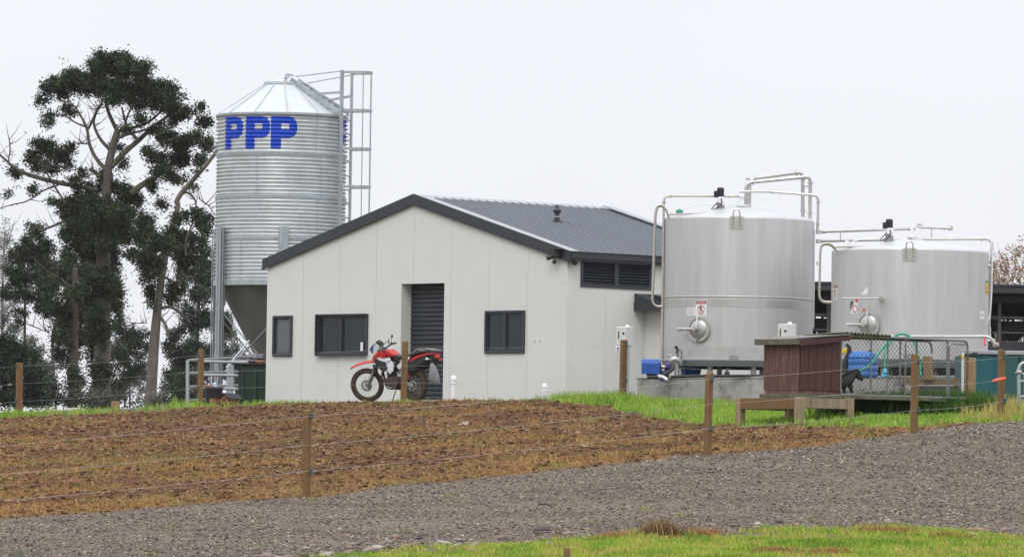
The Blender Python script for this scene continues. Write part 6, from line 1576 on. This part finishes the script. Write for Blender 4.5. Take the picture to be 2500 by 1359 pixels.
def tree(name, label, D, blobs, limbs, dens, cols, seed, bark, ln=.15, wd=.030, ntri=8, depth=1.0, fill=1.0, group=GT, spread=.10, gap=.55):
    rs = np.random.default_rng(seed); s = D/F
    p0 = P(limbs[0][0][0], limbs[0][0][1], D); base = (p0.x, D, min(p0.z, .8))
    t = thing(name, label, 'tree', base, 0, group)
    Cs = []
    for (px, py, rx, ry) in blobs:
      c0 = P(px, py, D+rs.normal()*depth*1.2); ntot = max(3, int(dens*.56*rx*ry/100)); ks = max(2, int(rx*ry/55)+2)
      for _ in range(ks):
        rr_ = math.sqrt(rs.random())*.82; aa_ = rs.uniform(0, 6.283); c = c0+Vector((rr_*math.cos(aa_)*rx*s, rs.normal()*.5*rx*s, rr_*math.sin(aa_)*ry*s))
        sf = rs.uniform(.20, .46); n = max(2, int(ntot/ks))
        q = rs.normal(size=(n*3, 3)); q /= np.linalg.norm(q, axis=1, keepdims=True); q *= rs.random((n*3, 1))**.42
        q = q*np.array([rx*s, (rx+ry)*.5*s*1.1, ry*s*.9])*sf+np.array(c)
        # clumpy gaps inside each mass
        nz_ = np.sin(q[:,0]*5.1+seed)+np.sin(q[:,2]*6.3+q[:,0]*2.2)+np.sin(q[:,0]*11+q[:,2]*8.1)+.5*np.sin(q[:,1]*4.7+q[:,2]*3.1)+rs.normal(size=len(q))*.35
        q = q+rs.normal(size=q.shape)*(rs.random((len(q),1))<.14)*.17
        q = q[np.argsort(-nz_)[:int(n*3*(1-gap))]]; q = q[rs.permutation(len(q))[:n]]; Cs.append(q)
    C = np.concatenate(Cs); v, f, col = tufts(C, spread, ntri, ln, wd, cols, seed+1)
    v = v-np.array(base)
    o = big_mesh('crown', v, f, col, M['leaf'], smooth=False); o.parent = t
    m = MB(); rng = random.Random(seed)
    for li, lb in enumerate(limbs):
        pts = []; dd = 0 if li == 0 else rng.uniform(-1, 1)*depth*1.6
        for i, (px, py, r) in enumerate(lb): pts.append(P(px, py, D+dd*(i/max(1, len(lb)-1))))
        m.tube(pts, [q[2]*s for q in lb], 8, smooth=2)
        if li > 0:                    # fine twigs along limbs
            for k in range(11):
                i = rng.randrange(len(pts)-1); a = pts[i].lerp(pts[i+1], rng.random()); e = a+Vector((rng.uniform(-.5,.5), rng.uniform(-.5,.5), rng.uniform(-.1,.6)))*(.6+rng.random())
                m.tube([a, a.lerp(e, .5)+Vector((0,0,-.06)), e], [.02,.014,.006], 4)
    part('trunk', m, bark, t, world=True, smooth=True)
    return t
# the tall umbrella pine
bl = z1([(800,130,100,55),(720,150,80,55),(700,230,115,85),(860,200,120,90),(960,200,90,70),(1040,240,75,90),(560,280,95,70),(430,335,120,75),(350,340,60,40),(640,330,150,80),(800,340,130,100),(950,370,150,90),(1090,360,100,80),(1200,360,75,60),(1230,420,80,55),(290,425,50,32),(500,240,35,30),(1330,400,30,12),
 (1180,460,110,60),(1300,520,95,52),(1420,488,58,22),(1470,600,52,48),(1400,700,75,60),(1300,760,90,70),(1200,700,80,60),(1120,640,55,38),(1065,790,35,45),(1150,850,80,55),(1300,860,80,55),(1440,860,40,50),(1500,750,55,50),(1180,940,80,55),(1280,980,70,45),(1110,1070,45,50),(1170,1170,45,32),
 (310,770,90,60),(250,840,70,50),(400,820,75,60),(490,790,34,55),(350,920,120,42),(120,930,42,45),(470,880,45,35),(250,1080,50,26),(60,1108,36,14),(350,600,42,22),(400,540,45,15),(520,530,55,18),(460,480,50,25),(340,560,30,20),
 (870,760,32,28),(880,880,32,35),(600,950,42,26),(560,1010,55,28),(760,1010,60,85),(620,1080,120,45),(850,1080,100,55),(950,1120,100,75),(500,1190,70,60),(700,1180,150,80),(880,1230,120,85),(560,1280,130,80),(760,1300,180,80),(1030,1300,60,50),(400,1170,55,25),
 (900,640,50,25),(1000,560,60,30),(820,430,60,40),(1000,470,70,35),(1230,600,50,30)])
bl += z2([(450,40,90,65),(600,80,150,80),(720,60,90,50),(440,160,80,70),(600,190,130,90),(720,170,80,80),(500,290,135,90),(640,320,100,80),(480,420,115,80),(620,440,95,80),(700,520,45,50),(560,560,110,75),(440,560,60,60),(590,660,80,80),(600,760,75,90),(590,880,70,90),(600,1000,65,100),(590,1120,75,80),(470,660,50,60),(500,760,45,80),(700,600,40,35),(660,500,60,60)])
lm = l2([[(600,1210,64),(605,900,50),(612,600,46),(612,300,42),(625,40,38)]])[0]+l1([[(765,1200,38),(770,1050,34),(775,930,30),(800,820,27),(830,700,24),(850,640,20)]])[0]
lb = [lm]+l1([[(775,940,18),(690,850,14),(640,740,12),(632,640,10),(600,570,8),(540,470,6)],
 [(632,640,9),(670,570,10),(700,490,7),(740,440,5)],[(790,780,16),(720,710,12),(670,600,10),(690,520,8),(740,450,6)],
 [(845,650,16),(810,580,14),(775,500,12),(760,420,9)],[(850,650,14),(940,630,12),(1060,600,10),(1150,520,8),(1220,450,5)],
 [(800,910,22),(900,800,20),(1010,710,18),(1100,620,13),(1200,550,9),(1300,480,5)],[(1000,715,12),(940,660,10),(900,580,8),(880,480,6)],
 [(850,700,12),(930,670,10),(1060,640,7),(1180,590,5)],[(900,640,9),(910,560,8),(960,450,5)],
 [(940,1100,24),(1020,1040,22),(1120,980,20),(1230,890,16),(1330,800,10),(1400,720,6)],
 [(700,1075,18),(550,1045,17),(380,1015,17),(200,965,15),(110,920,10),(20,840,8),(-60,770,5)],[(60,865,6),(75,780,5),(65,700,4)],
 [(720,980,17),(690,950,15),(645,925,10)],[(480,1180,9),(400,1060,7),(330,940,6),(290,860,4)],[(420,1040,7),(300,1080,6),(200,1160,5),(80,1180,4),(-40,1220,3)],
 [(600,920,5),(450,940,4),(300,900,4)],[(440,1310,10),(370,1340,9),(290,1365,7)],[(620,620,7),(540,590,6),(440,520,4),(330,560,4)],[(560,740,3),(640,745,4)]])
tree('pine_tree', 'tallest pine with a broad domed crown and bare forked limbs', 260, bl, lb, 62, PINE, 11, M['bark2'], depth=.9)
# leaning bare trunk with hanging sprays
bl = z1([(1430,1240,45,30),(1480,1300,52,35),(1290,1290,40,45),(1400,1050,25,18),(1420,960,10,50)])+z2([(1190,90,55,40),(1215,150,34,28),(1100,60,28,22),(860,110,52,50),(860,200,95,75),(950,240,80,70),(840,300,95,50),(900,360,80,50),(880,430,60,40),(900,520,40,60),(1090,230,95,60),(1090,320,90,60),(1010,170,45,40),(1060,500,65,45),(1010,560,40,35),(890,590,26,18)])
lb = l2([[(888,1210,38),(915,800,31),(930,640,27),(960,400,22),(1000,200,19),(1060,0,15)]])[0]+l1([[(1270,1160,19),(1310,1090,18),(1450,940,15),(1570,790,12),(1640,690,7)]])[0]
lb = [lb]+l1([[(1310,1095,9),(1370,1095,7),(1415,1150,5),(1410,1250,4)],[(1440,1140,4),(1500,1180,3),(1550,1260,3)]])+l2([[(960,610,12),(1010,600,9),(1070,640,7),(1130,700,5)],[(935,640,10),(990,720,9),(1000,790,6)],[(980,430,9),(1060,470,6),(1130,420,4)],[(985,280,8),(900,330,6),(850,380,4)],[(1100,300,4),(1100,200,5),(1150,90,4)]])
tree('pine_tree', 'slender pine leaning right with a long bare trunk beside the silo', 245, bl, lb, 58, PINE, 23, M['bark2'], depth=.8)
bl = z2([(1200,250,60,55),(1230,330,65,90),(1180,400,80,65),(1210,470,65,65),(1180,560,75,65),(1100,430,80,60),(1100,620,65,50),(1230,660,60,80),(1150,720,80,60),(1060,770,50,45),(1150,820,85,55),(1000,810,55,50),(1230,900,70,70),(1130,920,85,65),(1050,900,60,60),(1300,500,50,90),(1330,700,60,80),(1290,860,60,60),(1030,1010,60,50),(1100,1060,80,70),(1180,1130,70,60),(1060,1150,80,50),(1330,940,50,70)])
lb = l2([[(1160,1200,14),(1165,900,11),(1175,650,9),(1190,300,6)],[(1165,760,5),(1080,700,4),(1020,760,3)],[(1170,640,5),(1240,560,4),(1260,450,3)],[(1160,900,5),(1060,850,4),(980,900,3)]])
tree('dense_tree', 'dark bushy tree filling the gap between the leaning trunk and the silo', 285, bl, lb, 46, [(.028,.040,.024),(.042,.055,.035),(.035,.045,.030)], 31, M['bark'], depth=1.0, gap=.58)
bl = z2([(750,780,95,50),(820,840,80,50),(700,720,65,50),(720,880,60,50),(700,640,40,35),(840,770,40,35),(760,980,60,60),(700,1050,50,60),(820,960,40,50)])
lb = l2([[(740,1200,7),(735,950,6),(740,750,4)],[(740,720,3),(800,700,3),(870,700,2)],[(735,900,3),(680,860,3),(650,820,2)],[(745,1000,3),(830,900,2),(880,860,2)]])
tree('dense_tree', 'low dark tree between the tallest pine and the leaning trunk', 270, bl, lb, 40, [(.030,.042,.026),(.045,.058,.036)], 37, M['bark'], depth=.8, gap=.58)
bl = z2([(440,520,60,70),(430,640,60,70),(370,700,60,60),(380,800,60,60),(440,760,50,70),(350,870,45,45),(430,900,50,80),(450,1050,60,90),(370,620,50,40),(300,560,60,50),(290,480,60,60),(350,420,60,60),(400,330,50,60)])
lb = l2([[(430,1200,34),(438,900,27),(445,600,19),(445,370,12)],[(440,620,11),(380,640,12),(335,690,12),(312,760,11),(312,880,8),(322,1010,5)],[(445,500,6),(360,440,5),(300,400,3)]])
tree('pine_tree', 'dark pine with a reddish trunk and broken drooping limb left of the tallest pine', 252, bl, lb, 48, PINE, 41, M['bark'], depth=.8, gap=.52)
bl = z2([(205,135,36,32),(200,180,55,40),(160,240,75,50),(115,320,75,65),(220,320,85,70),(70,430,60,70),(170,440,105,70),(280,250,50,50),(270,360,55,55),(130,530,90,50),(250,530,60,50),(290,430,60,60),(120,640,55,24),(240,620,55,45),(300,640,45,40),(40,520,50,40),(100,700,30,24)])
lb = l2([[(145,1000,9),(146,700,8),(150,500,7),(170,300,5),(200,150,3)],[(150,560,4),(90,480,3),(60,430,2)],[(155,450,4),(230,400,3),(280,350,2)],[(148,700,3),(250,740,3),(300,760,2)],[(160,380,3),(110,320,3),(80,280,2)]])
tree('pine_tree', 'spreading dark conifer left of the paired trunks, with a thin bare lower stem', 268, bl, lb, 48, [(.026,.038,.022),(.040,.052,.030)], 47, M['bark'], depth=.9, gap=.55)
bl = z2([(40,110,28,26),(30,170,45,40),(60,220,40,45),(10,240,45,50),(70,290,40,40),(10,330,50,60),(70,380,35,40),(0,420,50,60),(40,560,50,60),(50,640,50,30),(60,590,30,30)])
lb = l2([[(12,1000,9),(14,700,8),(16,400,6),(30,150,3)],[(15,640,3),(60,600,3),(100,560,2)],[(15,540,3),(50,480,2),(90,450,2)],[(16,430,3),(60,350,2),(85,250,1.5)],[(20,380,3),(-30,300,2),(-50,230,1.5)],[(20,300,2.5),(60,200,2),(75,120,1.5)],[(14,700,3),(50,650,2.5),(90,580,2)]])
tree('distant_tree', 'pale wispy tree fading into the mist at the far left edge', 330, bl, lb, 15, [(.09,.105,.085),(.12,.13,.11)], 53, M['barkmist'], ln=.26, wd=.016, ntri=9, depth=1.0, gap=.45)  # leaf colours lightened towards grey, so the mist is in the paint
bl = z2([(40,820,55,45),(85,880,80,55),(165,890,75,55),(60,960,95,60),(200,980,65,60),(100,1060,125,70),(230,1080,60,55),(60,1150,95,50),(200,1160,100,40),(0,900,50,60),(-60,960,60,90),(-60,1100,60,90)])
lb = l2([[(90,1210,10),(92,1050,8),(95,880,5)],[(92,1050,5),(30,950,4),(20,860,3)],[(92,1080,5),(160,980,4),(190,900,3)]])
tree('shrub', 'rounded dark shrub in the bottom left corner behind the far fence', 238, bl, lb, 62, [(.022,.034,.022),(.034,.046,.028)], 59, M['bark'], depth=.8, gap=.4)
bl = z2([(320,1150,75,36),(320,1070,38,60),(270,1000,30,35),(400,1150,60,40),(480,1140,60,45),(700,1150,55,45),(640,1170,55,36),(800,1190,40,20),(560,1180,70,32),(720,1120,40,30),(930,1180,40,26),(1000,1170,50,30)])
lb = l2([[(330,1210,6),(325,1120,5),(300,1020,3)],[(325,1130,3),(260,1060,2.5),(240,1160,2)],[(700,1210,5),(705,1130,3),(650,1100,2)],[(480,1210,4),(490,1130,3),(470,1080,2)]])
tree('undergrowth', 'low grey undergrowth round the feet of the pines', 242, bl, lb, 30, [(.050,.055,.045),(.035,.045,.032),(.070,.070,.060)], 61, M['bark'], depth=.7, gap=.58)
MIST = [(.085,.095,.075),(.11,.12,.10),(.07,.08,.062)]  # foliage colours with the greyness of the mist mixed in
bl = z2([(700,900,70,90),(760,1060,60,80),(690,1120,60,60),(830,1000,50,90),(820,880,50,50),(860,1130,50,60),(760,820,60,50),(930,1150,50,40)])
lb = l2([[(770,1200,6),(768,1000,5),(760,820,3)],[(768,1050,3),(830,980,2.5),(870,900,2)],[(766,980,3),(700,900,2.5),(680,820,2)]])
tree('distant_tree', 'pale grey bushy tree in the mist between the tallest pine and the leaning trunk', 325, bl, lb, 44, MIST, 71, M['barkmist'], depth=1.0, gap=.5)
bl = z2([(1040,900,60,70),(1100,1000,80,80),(1000,1050,50,80),(1200,1020,70,80),(1060,1140,80,50),(1180,1140,70,50),(1260,960,50,90),(1400,860,80,60),(1450,940,90,60),(1380,1000,70,70),(1350,780,60,60)])
lb = l2([[(1120,1200,7),(1118,1000,5),(1110,850,3)],[(1118,1040,3),(1050,960,2.5),(1010,880,2)],[(1116,980,3),(1190,900,2.5),(1230,840,2)]])
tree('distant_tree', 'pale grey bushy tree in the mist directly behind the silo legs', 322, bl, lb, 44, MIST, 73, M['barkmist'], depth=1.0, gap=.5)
bl = z2([(230,900,60,80),(290,1010,50,80),(240,1080,50,60),(180,800,50,40),(60,740,60,40),(20,700,40,60),(350,940,40,60)])
lb = l2([[(235,1200,6),(236,1000,5),(230,840,3)],[(236,1020,3),(290,950,2.5),(320,880,2)]])
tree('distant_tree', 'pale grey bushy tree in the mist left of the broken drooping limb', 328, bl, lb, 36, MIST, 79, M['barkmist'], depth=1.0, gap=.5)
# leafless tree behind the shed on the right
def bare_tree(name, label, D, root, h, seed, cols):
    rng = random.Random(seed); p = P(root[0], root[1], D); base = Vector((p.x, D, .5)); t = thing(name, label, 'tree', base, 0, None)
    m = MB(); tips = []
    def grow(a, d, l_, r, k):
        e = a+d*l_; mid = a.lerp(e, .5)+Vector((rng.uniform(-1,1), rng.uniform(-1,1), rng.uniform(-1,1)))*l_*.05
        m.tube([a, mid, e], [r, r*.85, r*.68], 5 if k > 2 else 4, cap=False)
        if k <= 2: tips.append((a, e))
        if k == 0: return
        for i in range(rng.choice([2, 3, 3])):
            nd = (d+Vector((rng.uniform(-1,1), rng.uniform(-1,1), rng.uniform(-.3,.7)))*.62).normalized(); grow(e, nd, l_*rng.uniform(.62,.86), r*.62, k-1)
    zt_r = p.z
    for i in range(9):
        st = Vector((p.x+rng.uniform(-.2,.2), D+rng.uniform(-.3,.3), .5)); d = Vector((rng.uniform(-.55,.45), rng.uniform(-.4,.4), 1)).normalized()
        m.tube([st, st+d*h*.30], [.10,.065], 6); grow(st+d*h*.30, d, h*.20, .045, 5)
    part('trunk', m, M['bark2'], t, world=True)
    rs = np.random.default_rng(seed); C = []
    for a, e in tips:
        for _ in range(2): C.append(np.array(a.lerp(e, rng.random())))
    C = np.array(C); v, f, col = tufts(C, .03, 3, .12, .025, cols, seed); o = big_mesh('crown', v-np.array(base), f, col, M['leaf'], smooth=False); o.parent = t
bare_tree('bare_tree', 'bare multi-stemmed tree with a few pinkish leaves behind the shed on the right', 190, (2478, 700), 8.0, 5, [(.30,.17,.12),(.25,.18,.12),(.34,.24,.17)])

# ================================================================== misty air
m = MB(); m.box(-90, 90, -5, 420, -9, 24); hz_ = part('haze', m, M['white'])
hm = bpy.data.materials.new('misty_air'); hm.use_nodes = True; t_ = hm.node_tree; t_.nodes.remove(t_.nodes['Principled BSDF'])
pv_ = t_.nodes.new('ShaderNodeVolumePrincipled'); pv_.inputs['Color'].default_value = (.93, .94, .97, 1); pv_.inputs['Density'].default_value = .00007
t_.links.new(pv_.outputs[0], t_.nodes['Material Output'].inputs['Volume']); hz_.data.materials.clear(); hz_.data.materials.append(hm); hz_['kind'] = 'stuff'
